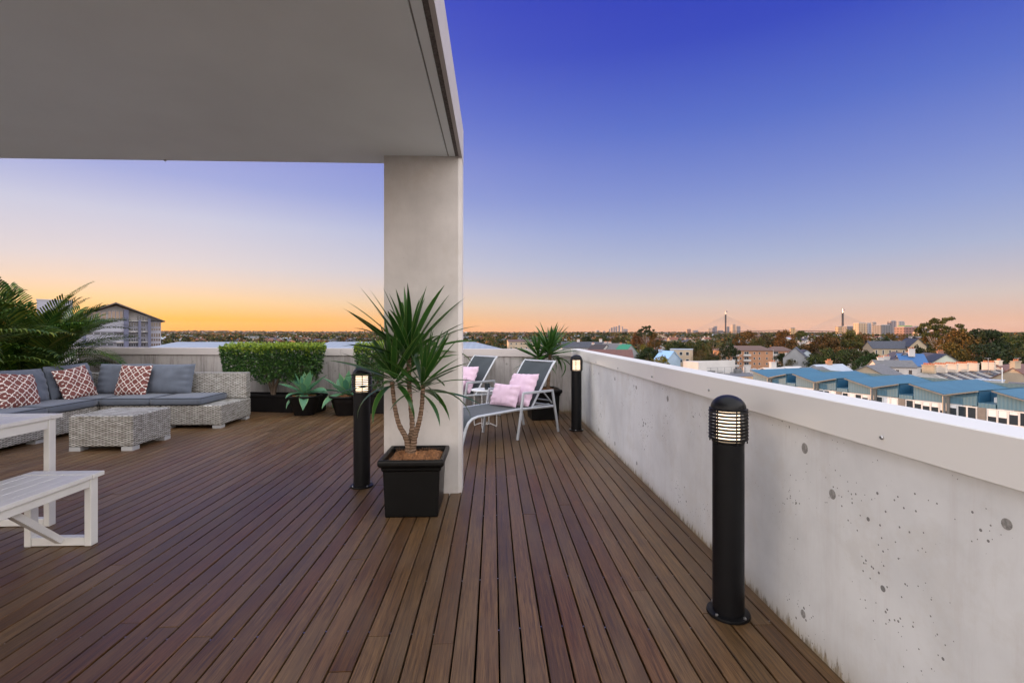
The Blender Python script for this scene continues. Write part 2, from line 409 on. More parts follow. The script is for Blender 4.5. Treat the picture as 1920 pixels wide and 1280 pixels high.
WOOD = mk_wood()
CONC_W = mk_concrete('concrete_white', (0.79,0.80,0.795), (0.50,0.43,0.40), 0.24, True, holes=0.85)
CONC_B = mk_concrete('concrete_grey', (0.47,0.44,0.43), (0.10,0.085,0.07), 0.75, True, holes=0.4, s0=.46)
CONC_P = mk_concrete('concrete_pillar', (0.66,0.625,0.60), (0.40,0.37,0.34), 0.15, False, holes=0.35)
CONC_R = plain('rough_concrete', (0.14,0.125,0.12), 0.9, 0.4, 60, bump=0.9, bscale=120)
COPE_W = plain('coping_paint', (0.84,0.825,0.785), 0.28, 0.03, 1.2, spec=0.5)
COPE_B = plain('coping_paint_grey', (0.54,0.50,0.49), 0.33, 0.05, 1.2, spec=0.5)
SOFF = plain('soffit_paint', (0.82,0.88,0.92), 0.6, 0.05, 0.9, bump=0.06, bscale=60, coord='World')
BLACK = plain('black_powder_coat', (0.006,0.006,0.007), 0.38, 0.2, 12, bump=0.10, bscale=300, spec=.22)
POT = plain('black_plastic_pot', (0.004,0.004,0.004), 0.36, 0.2, 8, spec=0.22)
POTM = plain('matt_black_pot', (0.007,0.006,0.006), 0.55, 0.3, 8, spec=0.2)
MULCH = plain('coir_mulch', (0.26,0.12,0.05), 0.95, 0.5, 60, bump=1.0, bscale=140)
STEEL = plain('zinc_screw', (0.45,0.45,0.46), 0.3, 0.1, 20, metal=1.0)
WHITE = plain('white_table_paint', (0.74,0.74,0.72), 0.38, 0.05, 5, spec=0.4)
GLASSW = plain('lamp_rod', (0.02,0.02,0.02), 0.4)
ALU = plain('grey_aluminium', (0.50,0.53,0.57), 0.38, 0.06, 6, metal=0.35)
SLING = mk_fabric('sling_mesh', (0.055,0.068,0.078), 0.08, 900)
PINK = mk_fabric('pink_linen', (0.72,0.53,0.66), 0.06, 500)
GREYF = mk_fabric('grey_cushion', (0.115,0.135,0.175), 0.06, 500)
PIPE = mk_fabric('dark_piping', (0.03,0.036,0.048), 0.1, 500)
TRELL = mk_trellis('trellis_print', (0.20,0.075,0.068), (0.78,0.74,0.70))
WICK = mk_wicker('pale_wicker', (0.86,0.85,0.82), (0.30,0.275,0.225), (0.03,0.028,0.024))
FOOTM = plain('wicker_foot', (0.42,0.43,0.44), 0.5)
BARKY = mk_bark('yucca_bark', (0.22,0.14,0.09), (0.36,0.25,0.175), 0.022)
BARK = mk_bark('bark', (0.10,0.075,0.055), (0.20,0.15,0.11))
YLEAF = mk_blade('yucca_leaf', (0.018,0.068,0.012), (0.050,0.150,0.022), (0.22,0.30,0.08))
ALEAF = mk_blade('agave_leaf', (0.085,0.26,0.17), (0.15,0.34,0.17), (0.30,0.45,0.16), 0.5)
PLEAF = mk_leaf('palm_leaflet', (0.020,0.055,0.014), (0.05,0.10,0.02), (0.13,0.17,0.03), 0.6, 0.15, 0.12)
HLEAF = mk_leaf('hedge_leaf', (0.018,0.055,0.018), (0.045,0.12,0.028), (0.12,0.22,0.05), 0.3, 0.5, 0.2)
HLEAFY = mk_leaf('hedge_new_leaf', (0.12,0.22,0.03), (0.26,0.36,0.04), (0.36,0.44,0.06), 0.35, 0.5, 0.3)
# ================================================================== TERRACE
def M_axes(c, x, y):
    x = Vector(x).normalized(); y = Vector(y); y = (y-x*x.dot(y)).normalized(); z = x.cross(y)
    m = Matrix.Identity(4)
    for i in range(3): m[i][0] = x[i]; m[i][1] = y[i]; m[i][2] = z[i]; m[i][3] = c[i]
    return m
# ---- deck
deck = MB().box(-8.6, 1.33, -3.0, 9.9, -0.30, -0.040).build('deck', plain('joist_shadow', (0.002,0.002,0.002), 0.95, spec=0.0)); tag(deck, kind='structure')
PITCH = 0.0945; x = 0.0239; nb = 0
def backY(X): return 7.965 + (1.31-X)*0.163
def board_mesh():
    w = (PITCH-0.0078)/2; c = 0.0022
    return MB().add([(-w,0,-0.026),(w,0,-0.026),(w,0,-c),(w-c,0,0),(-w+c,0,0),(-w,0,-c),(-w,1,-0.026),(w,1,-0.026),(w,1,-c),(w-c,1,0),(-w+c,1,0),(-w,1,-c)],
        [(0,1,2,3,4,5),(11,10,9,8,7,6),(1,7,8,2),(2,8,9,3),(3,9,10,4),(4,10,11,5),(0,5,11,6),(0,6,7,1)]).mesh('board', WOOD)
BM = board_mesh()
rows = []
xx = 0.0239+PITCH/2
while xx < 1.30: rows.append(xx); xx += PITCH
xx = 0.0239-PITCH/2
while xx > -8.2: rows.append(xx); xx -= PITCH
for i, X in enumerate(rows):
    y = (-1.2 if X > -2.6 else 0.9) - rnd.random()*1.0; end = backY(X)+0.03
    first = rnd.uniform(2.0, 4.4)
    while y < end:
        L = first if first else rnd.uniform(3.3, 5.0); first = None
        if end-y-L < 1.2: L = end-y
        inst('board', BM, deck, (X+rnd.uniform(-.0006,.0006), y, rnd.uniform(-.0012,.0012)), (0,0,0), (1, L-0.004, 1)); y += L; nb += 1
print('boards', nb)
sc_ = MB()
for k in range(-22, 14):
    for j in range(0, 12):
        X = 0.0239+k*PITCH; Y = 0.78+j*0.45+0.02*math.sin(k*.6)
        if rnd.random() < 0.75: sc_.add([(X+0.0042*math.cos(a*math.pi/3), Y+0.0042*math.sin(a*math.pi/3), -0.004) for a in range(6)], [tuple(range(6))])
s_ = sc_.build('deck_clip_screws', STEEL, deck); tag(s_, kind='stuff')

# ---- right parapet
rw = thing('parapet_wall', 'long white concrete parapet running along the right side of the deck', 'wall', (1.31, 0, 0))
MB().box(0.02, 0.12, -3, 8.1, -0.3, 0.93).build('wall_core', plain('wall_core_dark', (0.10,0.09,0.08), 0.9), rw)
for a, b in ((-3, 4.587), (4.593, 6.487), (6.493, 7.99)):
    MB().box(0, 0.019, a, b, -0.3, 0.94).build('concrete_panel', CONC_W, rw)
for a, b in ((-3, 1.05), (1.053, 3.85), (3.853, 8.0)):
    MB().box(-0.022, 0.135, a, b, 0.913, 1.045).build('coping', COPE_W, rw, bevel=0.003)
plug = MB().lathe([(0.0285,0),(0.0285,0.0022)], 14).mesh('tie_hole_plug', plain('plug_mortar', (0.30,0.29,0.275), 0.9, 0.4, 50, bump=.8, bscale=150))
for q in ((1509,840),(1561,926),(1506,1150),(1888,982),(1252,747),(1193,726),(1194,868),(1153,710),(1153,831),(1123,700),(1123,805)):
    p = onX(q[0], q[1], 1.31); k = rnd.uniform(.45,.72)
    inst('tie_hole_plug', plug, rw, (0.001, p.y, p.z), (0, -R(90), 0), (k*rnd.uniform(.9,1.3), k, 1))
scm = MB().lathe([(0.007,0),(0.007,0.004),(0.005,0.007)], 8).mesh('screw', STEEL)
for q in ((1655,820),(1223,706),(1159,690),(1118,679),(1330,731)):
    p = onX(q[0], q[1], 1.288); inst('screw', scm, rw, (-0.0225, p.y, p.z), (0, -R(90), 0))
# ---- back parapet (not square to the boards)
RB = math.atan2(-1.48, 9.08)
bw = thing('parapet_wall', 'grey board marked concrete parapet across the far end of the deck, streaked with stains', 'wall', (1.33, 7.96, 0), RB)
MB().box(-9.3, 0.1, 0.022, 0.12, -0.3, 0.92).build('wall_core', _pc['wall_core_dark'], bw)
for a, b in ((-9.25, -6.05), (-6.044, -4.1), (-4.094, -0.9), (-0.894, 0.0)):
    MB().box(a, b, 0, 0.02, -0.3, 0.93).build('concrete_panel', CONC_B, bw)
for a, b in ((-9.3, -4.06), (-4.057, -0.02)):
    MB().box(a, b, -0.022, 0.14, 0.912, 1.038).build('coping', COPE_B, bw, bevel=0.003)
iB = bw.matrix_world.inverted() if False else (Matrix.Translation((1.33,7.96,0)) @ Matrix.Rotation(RB,4,'Z')).inverted()
for q in ((186,676),(362,677),(613,680),(629,695),(950,682),(636,753)):
    u = (q[0]-960)/F; k = 0
    d = at(q[0], q[1], 1)-Vector((0,0,EYE)); a = iB @ Vector((0,0,EYE)); b = iB.to_3x3() @ d; t = -a.y/b.y; p = a+b*t
    inst('tie_hole_plug', plug, bw, (p.x, -0.0006, p.z), (R(90), 0, 0), .7)
for xs in (-8.4,-6.4,-4.3,-2.4,-1.2): inst('screw', scm, bw, (xs, -0.022, 0.975), (R(90),0,0))
# ---- left parapet (mostly behind the palms)
lw = thing('parapet_wall', 'short stretch of pale parapet behind the palms at the left', 'wall', (-7.83, 9.45, 0))
MB().box(-0.12, -0.0, -8.5, -0.02, -0.3, 0.93).build('concrete_panel', CONC_W, lw)
MB().box(-0.14, 0.022, -8.5, -0.04, 0.912, 1.04).build('coping', COPE_W, lw, bevel=0.003)

# ---- pillar and canopy
pl = thing('concrete_pillar', 'pale concrete blade pillar holding up the corner of the overhanging slab', 'pillar', (-0.57, 4.0, 0))
x0, x1, yf, yb = -0.315, 0.312, -0.045, 0.165
MB().poly([(x0,yf,-0.02),(x1-0.028,yf,-0.02),(x1,yf+0.028,-0.02),(x1,yb,-0.02),(x0,yb,-0.02)], 2.765).build('shaft', CONC_P, pl)
cn = thing('canopy', 'smooth grey painted overhanging slab covering the left half of the deck', 'canopy', (-4, 1, 2.74))
def cl(v): return (v[0]+4, v[1]-1, v[2]-2.74)
YN = -0.6
MB().box(-6.0+4, -0.372+4, YN-1, 3.14, 0.0, 0.26).build('soffit_panel', SOFF, cn)
MB().box(-0.362+4, -0.311+4, YN-1, 3.14, 0.0, 0.26).build('soffit_band', SOFF, cn)
MB().box(-0.3725+4, -0.3615+4, YN-1, 3.138, 0.012, 0.26).build('drip_groove', plain('groove', (0.30,0.30,0.29), .8), cn)
MB().box(-0.310+4, -0.282+4, YN-1, 3.139, 0.004, 0.26).build('rough_edge', CONC_R, cn)
MB().box(-0.281+4, -0.255+4, YN-1, 3.143, -0.004, 0.285).build('fascia', plain('fascia_paint', (0.50,0.47,0.46), 0.6, 0.05), cn)
MB().box(-6.05+4, -0.26+4, YN-1, 3.138, 0.261, 0.283).build('slab_top', CONC_P, cn)
inst('screw', scm, cn, cl((-2.72, 4.12, 2.738)), (R(180),0,0), 1.6)
# ---- bollards
EM = NT('lamp_glow'); EM.b.inputs['Base Color'].default_value = (0.8,0.75,0.65,1)
EM.b.inputs['Emission Color'].default_value = (1.0,0.74,0.50,1); EM.b.inputs['Emission Strength'].default_value = 2.3; EM = EM.mat
def bollard(label, loc, emit=True):
    t = thing('bollard_light', label, 'bollard light', loc, 0, 'black bollard lights on the deck')
    MB().lathe([(0.094,0),(0.096,0.004),(0.094,0.013),(0.074,0.016)], 40).build('base_plate', BLACK, t, True)
    bo = MB().lathe([(0.0075,0),(0.0075,0.006),(0.004,0.010)], 6).mesh('bolt', STEEL)
    for k in range(4): inst('bolt', bo, t, (0.084*math.cos(.5+k*math.pi/2), 0.084*math.sin(.5+k*math.pi/2), 0.0135))
    MB().lathe([(0.069,0.015),(0.069,0.795)], 40).build('column', BLACK, t, True)
    MB().lathe([(0.0695,0.796),(0.072,0.798),(0.072,0.806),(0.05,0.808)], 40).build('collar', BLACK, t, True)
    MB().lathe([(0.050,0.809),(0.050,0.945)], 32).build('lamp', EM, t, True)
    rg = MB(); n = 40
    prof = [(0.0725,-0.0046),(0.084,-0.0060),(0.0865,-0.001),(0.084,0.0036),(0.0725,0.0028)]
    V = []; Fc = []
    for r, z in prof:
        for k in range(n): V.append((r*math.cos(2*math.pi*k/n), r*math.sin(2*math.pi*k/n), z))
    for i in range(5):
        for k in range(n):
            k2 = (k+1)%n; j = (i+1)%5; Fc.append((i*n+k, i*n+k2, j*n+k2, j*n+k))
    rm = rg.add(V, Fc).mesh('louvre_ring', BLACK, True)
    for k in range(9): inst('louvre_ring', rm, t, (0,0,0.818+k*0.0153))
    for k in range(6):
        a = k*math.pi/3+0.52; MB().tube([(0.0795*math.cos(a),0.0795*math.sin(a),0.797),(0.0795*math.cos(a),0.0795*math.sin(a),0.955)], 0.0034, 6).build('rod', BLACK, t)
    pr = [(0.05,0.9455),(0.083,0.946),(0.084,0.953),(0.078,0.955)]+[(0.077*math.cos(a), 0.955+0.060*math.sin(a)) for a in [i*math.pi/2/10 for i in range(11)]]
    pr[-1] = (0.0005, 1.015)
    MB().lathe(pr, 40).build('dome', BLACK, t, True)
    return t
b1 = bollard('nearest bollard light, black with a glowing louvred head, beside the white parapet', (1.092, 2.21, 0))
b2 = copy_tree(b1, (-1.12, 4.17, 0), .3, 'bollard light left of the concrete pillar, yucca leaves hanging over its lit head')
b3 = copy_tree(b1, (1.115, 6.46, 0), .8, 'farthest bollard light, in the far right corner of the deck beside the loungers')

# ---- leaves: blades
def blade_mesh(name, L, w, bend, mat, n=9, fold=0.25, base=0.45, peak=0.35, tipp=1.0, twist=0.0, pw=1.6):
    me = MB(); V = []; y = z = 0.0; UV = []
    for i in range(n+1):
        s = i/n; a = bend*s**pw
        if i: y += math.sin(a)*L/n; z += math.cos(a)*L/n
        if s < peak: ww = base+(1-base)*math.sin(s/peak*math.pi/2)
        else: ww = max(0.02, math.cos((s-peak)/(1-peak)*math.pi/2)**tipp)
        hw = w/2*ww; dn = hw*fold; tw = twist*s
        ny, nz = math.cos(a), -math.sin(a)      # outward (down) normal
        for k, sx in enumerate((-1, 0, 1)):
            off = dn if k == 1 else 0
            X = sx*hw*math.cos(tw); Y = y+ny*off+sx*hw*math.sin(tw)*ny; Z = z+nz*off+sx*hw*math.sin(tw)*nz
            V.append((X, Y, Z)); UV.append((0.5+sx*0.5, s))
    Fc = []
    for i in range(n):
        for k in range(2): a = i*3+k; Fc.append((a, a+1, a+4, a+3))
    me.add(V, Fc); m = me.mesh(name, mat, True)
    uv = m.uv_layers.new(name='UVMap')
    for l in m.loops: uv.data[l.index].uv = UV[l.vertex_index]
    return m
def orient(d, roll=0.0):
    """z axis along d, y axis on the downward side"""
    d = Vector(d).normalized(); dn = Vector((0,0,-1)); y = dn-d*dn.dot(d)
    if y.length < 1e-3: y = Vector((1,0,0))
    y.normalize(); x = y.cross(d)
    m = Matrix((x, y, d)).transposed()
    return (m @ Matrix.Rotation(roll, 3, 'Z')).to_euler()
YB = [blade_mesh('leaf', 0.44, 0.041, b, YLEAF, 8, 0.28, 0.5, 0.38, 0.9, tw) for b, tw in ((0.12,0.2),(0.3,-.3),(0.55,.4),(1.3,-.5),(2.1,.3))]
def yucca_head(par, c, n, L, spread=1.35, axis=(0,0,1), seed=1, droop=0.25, big=1.0):
    r = random.Random(seed); ax = Vector(axis).normalized(); q = Vector((0,0,1)).rotation_difference(ax)
    for i in range(n):
        f = (i+0.5)/n; az_ = i*2.39996+r.uniform(-.25,.25)
        pol = 0.10+spread*f**0.9+r.uniform(-.12,.12)
        d = q @ Vector((math.sin(pol)*math.cos(az_), math.sin(pol)*math.sin(az_), math.cos(pol)))
        if f < 0.45: me = YB[0 if r.random() < .7 else 1]
        elif f < 1-droop: me = YB[r.choice((0,1,1,2))]
        else: me = YB[r.choice((2,3,3,4))]
        k = L/0.44*r.uniform(.82,1.12)*(0.8+0.3*math.sin(min(1,f*1.6)*math.pi/2))
        base = Vector(c)-ax*(0.14*f)+Vector((d.x,d.y,0))*0.018
        inst('leaf', me, par, base, orient(d, r.uniform(-.5,.5)), (k*r.uniform(.85,1.15)*big, k, k))
def sq_pot(par, w, h, mat=POT):
    w2 = w/2; b = w2*0.80
    MB().sqlathe([(b,0.0),(b*1.01,0.012),(w2*0.865,h*0.80),(w2*0.90,h*0.805),(w2*0.91,h*0.86),(w2*0.955,h*0.875),(w2,h*0.905),(w2,h*0.96),(w2*0.985,h),(w2*0.90,h),(w2*0.86,h-0.012),(w2*0.85,h-0.05)]).build('pot', mat, par, bevel=0.006, seg=2)
def mulch(par, rx, ry, z, hgt, seed, round_=False):
    r = random.Random(seed); m = MB(); n = 26; V = []; Fc = []
    from mathutils import noise as nz
    for i in range(n+1):
        for j in range(n+1):
            u = i/n*2-1; v = j/n*2-1
            if round_:
                rr = max(abs(u), abs(v)); a = math.atan2(v, u); X = rx*rr*math.cos(a); Y = ry*rr*math.sin(a)
            else: X = rx*u; Y = ry*v
            e = 1-max(abs(u),abs(v))**4
            V.append((X, Y, z+hgt*e*(0.45+0.6*nz.noise(Vector((X*14+seed, Y*14, 0)))+0.5*nz.noise(Vector((X*50, Y*50, seed))))))
    for i in range(n):
        for j in range(n): a = i*(n+1)+j; Fc.append((a, a+n+1, a+n+2, a+1))
    m.add(V, Fc)
    for k in range(420):     # loose coir fibres
        u = r.uniform(-.9,.9); v = r.uniform(-.9,.9)
        if round_ and u*u+v*v > .8: continue
        p = Vector((u*rx, v*ry, z+hgt*.55)); d = Vector((r.gauss(0,1), r.gauss(0,1), r.uniform(.0,.8))).normalized()*r.uniform(.02,.045)
        sd_ = d.cross(Vector((0,0,1))).normalized()*0.0013
        m.add([p-sd_, p+sd_, p+d+Vector((0,0,-.004))], [(0,1,2)])
    o = m.build('mulch', MULCH, par); tag(o, kind='stuff')
# hero yucca in front of the pillar
yp = thing('potted_yucca', 'three stemmed yucca in a square black pot standing in front of the pillar', 'potted plant', (-0.578, 3.63, 0))
sq_pot(yp, 0.462, 0.415); mulch(yp, 0.185, 0.185, 0.375, 0.055, 3)
def loc_y(px, py, t=3.66): p = at(px, py, t); return p-Vector((-0.578, 3.63, 0))
def stem(par, pts, rad):
    # smooth centre line with leaf scar rings
    P = []; Rr = []
    pts = [Vector(p) for p in pts]
    for i in range(len(pts)-1):
        for k in range(6):
            s = k/6; a = pts[max(i-1,0)]; b = pts[i]; c = pts[i+1]; d = pts[min(i+2,len(pts)-1)]
            P.append(0.5*((2*b)+(c-a)*s+(2*a-5*b+4*c-d)*s*s+(3*b-a-3*c+d)*s**3)); Rr.append(rad[i]*(1-s)+rad[i+1]*s)
    P.append(pts[-1]); Rr.append(rad[-1]); Rr = [r*(1+0.07*((i%2)*2-1)) for i, r in enumerate(Rr)]
    MB().tube(P, Rr, 12).build('stem', BARKY, par, True)
b0 = loc_y(770, 858)
stem(yp, [b0+Vector((0,0,-.05)), loc_y(769,830), loc_y(773,800,3.68), loc_y(770,760,3.7), loc_y(767,715,3.72), loc_y(767,660,3.74)], [.033,.026,.020,.018,.018,.018])
stem(yp, [b0+Vector((-.005,-.01,-.02)), loc_y(763,825,3.63), loc_y(748,795,3.6), loc_y(740,760,3.6), loc_y(735,715,3.6)], [.027,.022,.018,.016,.016])
stem(yp, [b0+Vector((.01,-.01,-.02)), loc_y(777,822,3.62), loc_y(786,790,3.58), loc_y(791,760,3.57), loc_y(793,722,3.56)], [.027,.022,.018,.016,.016])
yucca_head(yp, loc_y(767,645,3.74), 44, 0.54, 1.1, (0,0,1), 11, 0.08)
yucca_head(yp, loc_y(734,690,3.6), 32, 0.43, 1.45, (-.25,-.1,1), 5, 0.2)
yucca_head(yp, loc_y(795,703,3.56), 33, 0.42, 1.45, (.25,-.1,1), 9, 0.2)
# corner yucca
yc = thing('potted_yucca', 'bushy yucca in a square black pot in the far right corner of the deck', 'potted plant', (0.76, 7.42, 0), 0.1)
sq_pot(yc, 0.50, 0.46); mulch(yc, 0.2, 0.2, 0.42, 0.05, 5)
stem(yc, [(.07,-.03,.40),(.085,-.03,.6),(.10,-.02,.8),(.11,-.02,.98)], [.030,.026,.025,.025])
stem(yc, [(-.02,0,.40),(-.05,.02,.7),(-.06,.03,.92)], [.022,.02,.02])
yucca_head(yc, (.11,-.02,1.08), 62, 0.46, 1.6, (.05,0,1), 21, 0.2)
yucca_head(yc, (-.07,.03,1.0), 46, 0.42, 1.6, (-.2,0,1), 25, 0.2)
for k in range(14):
    a = k*2.4; inst('leaf', YB[1], yc, (-.1+.03*math.cos(a), -.1+.03*math.sin(a), .44), orient((math.cos(a)*.5, math.sin(a)*.5, 1)), .62)

# ---- agaves in round pots
AB = [blade_mesh('leaf', 0.40, 0.125, b, ALEAF, 12, 0.35, 0.42, 0.55, 1.15, tw, 1.3) for b, tw in ((0.15,.1),(0.5,-.15),(0.95,.2),(1.5,-.2))]
def agave(label, loc, seed, n=20, hz=1.0):
    t = thing('potted_agave', label, 'potted plant', loc, seed*.7, 'agaves in round black pots')
    MB().lathe([(0.155,0),(0.16,0.01),(0.215,0.20),(0.225,0.215),(0.232,0.27),(0.262,0.285),(0.270,0.30),(0.262,0.315),(0.235,0.315),(0.228,0.28)], 40).build('pot', POTM, t, True)
    mulch(t, 0.225, 0.225, 0.275, 0.055, seed, True)
    r = random.Random(seed)
    MB().tube([(0,0,.27),(0,0,.36)], [.035,.03], 10).build('stem', BARKY, t)
    for i in range(n):
        f = (i+.5)/n; a = i*2.39996+r.uniform(-.2,.2); pol = 0.12+1.45*f**1.05
        d = (math.sin(pol)*math.cos(a), math.sin(pol)*math.sin(a), math.cos(pol))
        me = AB[0 if f < .3 else 1 if f < .6 else 2 if f < .85 else 3]; k = r.uniform(.82,1.1)*(0.75+.3*min(1,f*2))*hz
        inst('leaf', me, t, (0.02*math.cos(a),0.02*math.sin(a),0.37-0.05*f), orient(d, r.uniform(-.2,.2)), (k*r.uniform(.9,1.1),k,k))
    return t
agave('blue green agave in a round black pot in front of the long hedge planter', (-3.03, 7.90, 0), 3, 20, 1.06)
agave('blue green agave in a round black pot, partly hidden by a bollard', (-2.36, 7.86, 0), 8, 18, 1.08)

# ---- hedges in trough planters
def hedge(label, loc, rz, W, D, z0, z1, n, seed, trough, taper=0.10, stems=3):
    from mathutils import noise as nz
    r = random.Random(seed); t = thing('planter_hedge', label, 'hedge', loc, rz, 'clipped hedges in black troughs')
    tw, td, th = trough
    MB().sqlathe([((tw/2*.97,td/2*.88),0),((tw/2*.985,td/2*.95),th-.045),((tw/2,td/2),th-.04),((tw/2,td/2),th),((tw/2*.985,td/2*.92),th),((tw/2*.98,td/2*.9),th-.03)]).build('trough', POTM, t, bevel=0.004)
    o = MB().box(-tw/2*.975, tw/2*.975, -td/2*.88, td/2*.88, th-.06, th-.035).build('soil', plain('soil', (.035,.025,.018), .95, .3, 30, bump=.6), t)
    for k in range(stems):
        sx = (-.36+.72*k/max(1,stems-1))*W*.9
        for j in range(3):
            a = r.uniform(-.12,.12); MB().tube([(sx,0,th-.05),(sx+a*.3,r.uniform(-.03,.03),(th+z0)/2),(sx+a*1.2,r.uniform(-.05,.05),z0+.12),(sx+a*2.2,r.uniform(-.1,.1),z0+.4)], [.032,.026,.016,.007], 7).build('stem', BARK, t)
    A = MB(); B = MB()
    for i in range(n):
        f = r.random()
        u, v, w = r.uniform(-1,1), r.uniform(-1,1), r.uniform(-1,1)
        side = r.random()
        if side < .30: w = 1-abs(r.gauss(0,.07))
        elif side < .62: v = -1+abs(r.gauss(0,.10))
        elif side < .72: v = 1-abs(r.gauss(0,.1))
        elif side < .86: u = math.copysign(1-abs(r.gauss(0,.05)), u)
        zz = z0+(z1-z0)*(w+1)/2; k = 1-taper*(1-(w+1)/2)
        p = Vector((u*W/2*k, v*D/2*k, zz))
        nn = nz.noise(p*5.5+Vector((seed,0,0))); bulge = 1+0.10*nn
        p = Vector((p.x*(1+0.035*nn), p.y*bulge, p.z+0.03*nn*(1 if w > 0 else 2.5)))
        if w < -0.6 and nz.noise(p*9) > 0.05: continue
        L = r.uniform(.032,.056); ww = L*r.uniform(.26,.36)
        d = (Vector((u*.8, v*.9, .5+w*.3))+Vector((r.gauss(0,.7),r.gauss(0,.7),r.gauss(0,.7)))).normalized()
        nrm = (Vector((u*.4, v, .9))+Vector((r.gauss(0,.6),r.gauss(0,.6),r.gauss(0,.6)))).normalized()
        x = d.cross(nrm)
        if x.length < .1: continue
        x.normalize(); nr = x.cross(d)
        q = [p, p+d*L*.45+x*ww+nr*.003, p+d*L, p+d*L*.45-x*ww+nr*.003, p+d*L*.45-nr*.004]
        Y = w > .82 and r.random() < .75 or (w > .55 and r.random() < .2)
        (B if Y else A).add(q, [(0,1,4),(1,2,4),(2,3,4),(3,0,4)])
        if w > .9 and r.random() < .06:      # stray shoots
            for j in range(5):
                pp = p+Vector((r.uniform(-.02,.02),r.uniform(-.02,.02),.02+j*.011)); dd = Vector((r.gauss(0,.7),r.gauss(0,.7),.6)).normalized(); xx_ = dd.cross(Vector((0,.9,.3))).normalized()
                B.add([pp, pp+dd*.02+xx_*.009, pp+dd*.045, pp+dd*.02-xx_*.009], [(0,1,2,3)])
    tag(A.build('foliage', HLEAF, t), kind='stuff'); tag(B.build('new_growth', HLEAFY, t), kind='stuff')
hedge('long clipped hedge in a black trough against the far parapet, behind the sofa end', (-3.70, 8.30, 0), RB, 1.62, .46, .50, 1.07, 15000, 2, (1.75,.36,.29), .12, 3)
hedge('second clipped hedge in a black trough, half hidden behind the pillar', (-1.55, 8.02, 0), RB, 1.35, .44, .40, 1.09, 10000, 4, (1.3,.36,.33), .10, 3)

# ---- palms in the left corner
def frond_mesh(L, bend, n, ll, seed):
    r = random.Random(seed); m = MB(); y = z = 0.0; P = []; N = 22
    for i in range(N+1):
        s = i/N; a = bend*s**1.5
        if i: y += math.sin(a)*L/N; z += math.cos(a)*L/N
        P.append((Vector((0,y,z)), a))
    m.tube([p for p, a in P], [0.009*(1-s/N)+0.0015 for s in range(N+1)], 5)
    for i in range(n):
        s = 0.22+0.78*(i+.5)/n; k = s*N; i0 = min(N-1, int(k)); p = P[i0][0].lerp(P[i0+1][0], k-i0); a = P[i0][1]
        fwd = Vector((0, math.sin(a), math.cos(a))); up = Vector((0, -math.cos(a), math.sin(a)))
        l = ll*math.sin(min(1, (s-.16)*2.2)*math.pi/2)*(1.0-.55*max(0, s-.55)/.45)*r.uniform(.9,1.1)
        for sx in (-1, 1):
            w = 0.0100*r.uniform(.85,1.2); d = (Vector((sx,0,0))*(.95-.35*s)+fwd*(.45+.5*s)+up*.22).normalized()
            q0 = p; q1 = p+d*l*.5+up*l*.03; q2 = p+d*l*.85-up*l*.05+Vector((0,0,-.04*l)); q3 = p+d*l*1.0-up*l*.16+Vector((0,0,-.1*l))
            c = d.cross(up).normalized()
            m.add([q0-c*w*.4, q0+c*w*.4, q1+c*w, q2+c*w*.7, q3, q2-c*w*.7, q1-c*w], [(0,1,2,6),(6,2,3,5),(5,3,4)])
    return m.mesh('frond', PLEAF)
FR = [frond_mesh(1.35,.75,28,.34,1), frond_mesh(1.45,1.1,30,.36,2), frond_mesh(1.3,1.6,28,.34,3), frond_mesh(1.15,2.1,24,.3,4)]
def palm(label, loc, seed, n, k0, lean=(0,0)):
    r = random.Random(seed); t = thing('palm_plant', label, 'palm', (loc[0]-.22, loc[1]+.05, 0), 0, 'potted palms in the left corner')
    MB().lathe([(0.18,0),(0.25,0.34),(0.27,0.36),(0.27,0.4),(0.24,0.4),(0.235,0.34)], 28).build('pot', POTM, t, True)
    for j in range(6):
        a = j*1.05; MB().tube([(.06*math.cos(a),.06*math.sin(a),.3),(.12*math.cos(a),.12*math.sin(a),.75)], [.018,.014], 7).build('cane', plain('palm_cane', (.10,.13,.04), .5), t)
    for i in range(n):
        f = (i+.5)/n; a = i*2.39996+r.uniform(-.3,.3); pol = 0.15+0.68*f
        d = Vector((math.sin(pol)*math.cos(a)+lean[0]*.3, math.sin(pol)*math.sin(a)+lean[1]*.3, math.cos(pol)))
        me = FR[0 if f < .3 else r.choice((0,1)) if f < .65 else r.choice((1,2)) if f < .92 else 3]
        b = Vector((.12*math.cos(a), .12*math.sin(a), .35+.5*r.random()*(1-.5*f))); k = k0*r.uniform(.85,1.1)
        o = inst('frond', me, t, b, orient(d, r.uniform(-.4,.4)), k); o.color = (r.uniform(.7,1.25), r.uniform(.75,1.15), r.uniform(.6,1.0), 1)
    return t
palm('tall feathery palm behind the sofa corner, fronds arching toward the gabled building', (-6.95, 7.6, 0), 5, 66, 1.08, (-.05,.1))
palm('feathery palm at the left edge, behind the left arm of the sofa', (-7.1, 6.4, 0), 9, 54, 1.15, (-.15,.2))
palm('lower palm squeezed against the left parapet behind the other two', (-7.25, 8.1, 0), 14, 50, .95)
t = thing('leafy_plant', 'small plant with two broad glossy leaves behind the corner sofa cushions', 'plant', (-6.55, 8.35, 0))
MB().lathe([(0.12,0),(0.16,0.3),(0.17,0.32),(0.15,.32)], 20).build('pot', POTM, t, True)
LB = blade_mesh('leaf', 0.34, 0.2, 1.3, mk_blade('broad_leaf', (0.02,0.09,0.03), (0.035,0.15,0.03), (.06,.2,.06)), 10, .2, .35, .45, .8)
for k in range(7):
    a = k*2.4; inst('leaf', LB, t, (.02*math.cos(a),.02*math.sin(a),.55), orient((math.cos(a)*.7,math.sin(a)*.7,.7)), .8)
MB().tube([(0,0,.28),(0,0,.58)], .012, 6).build('stem', BARK, t)

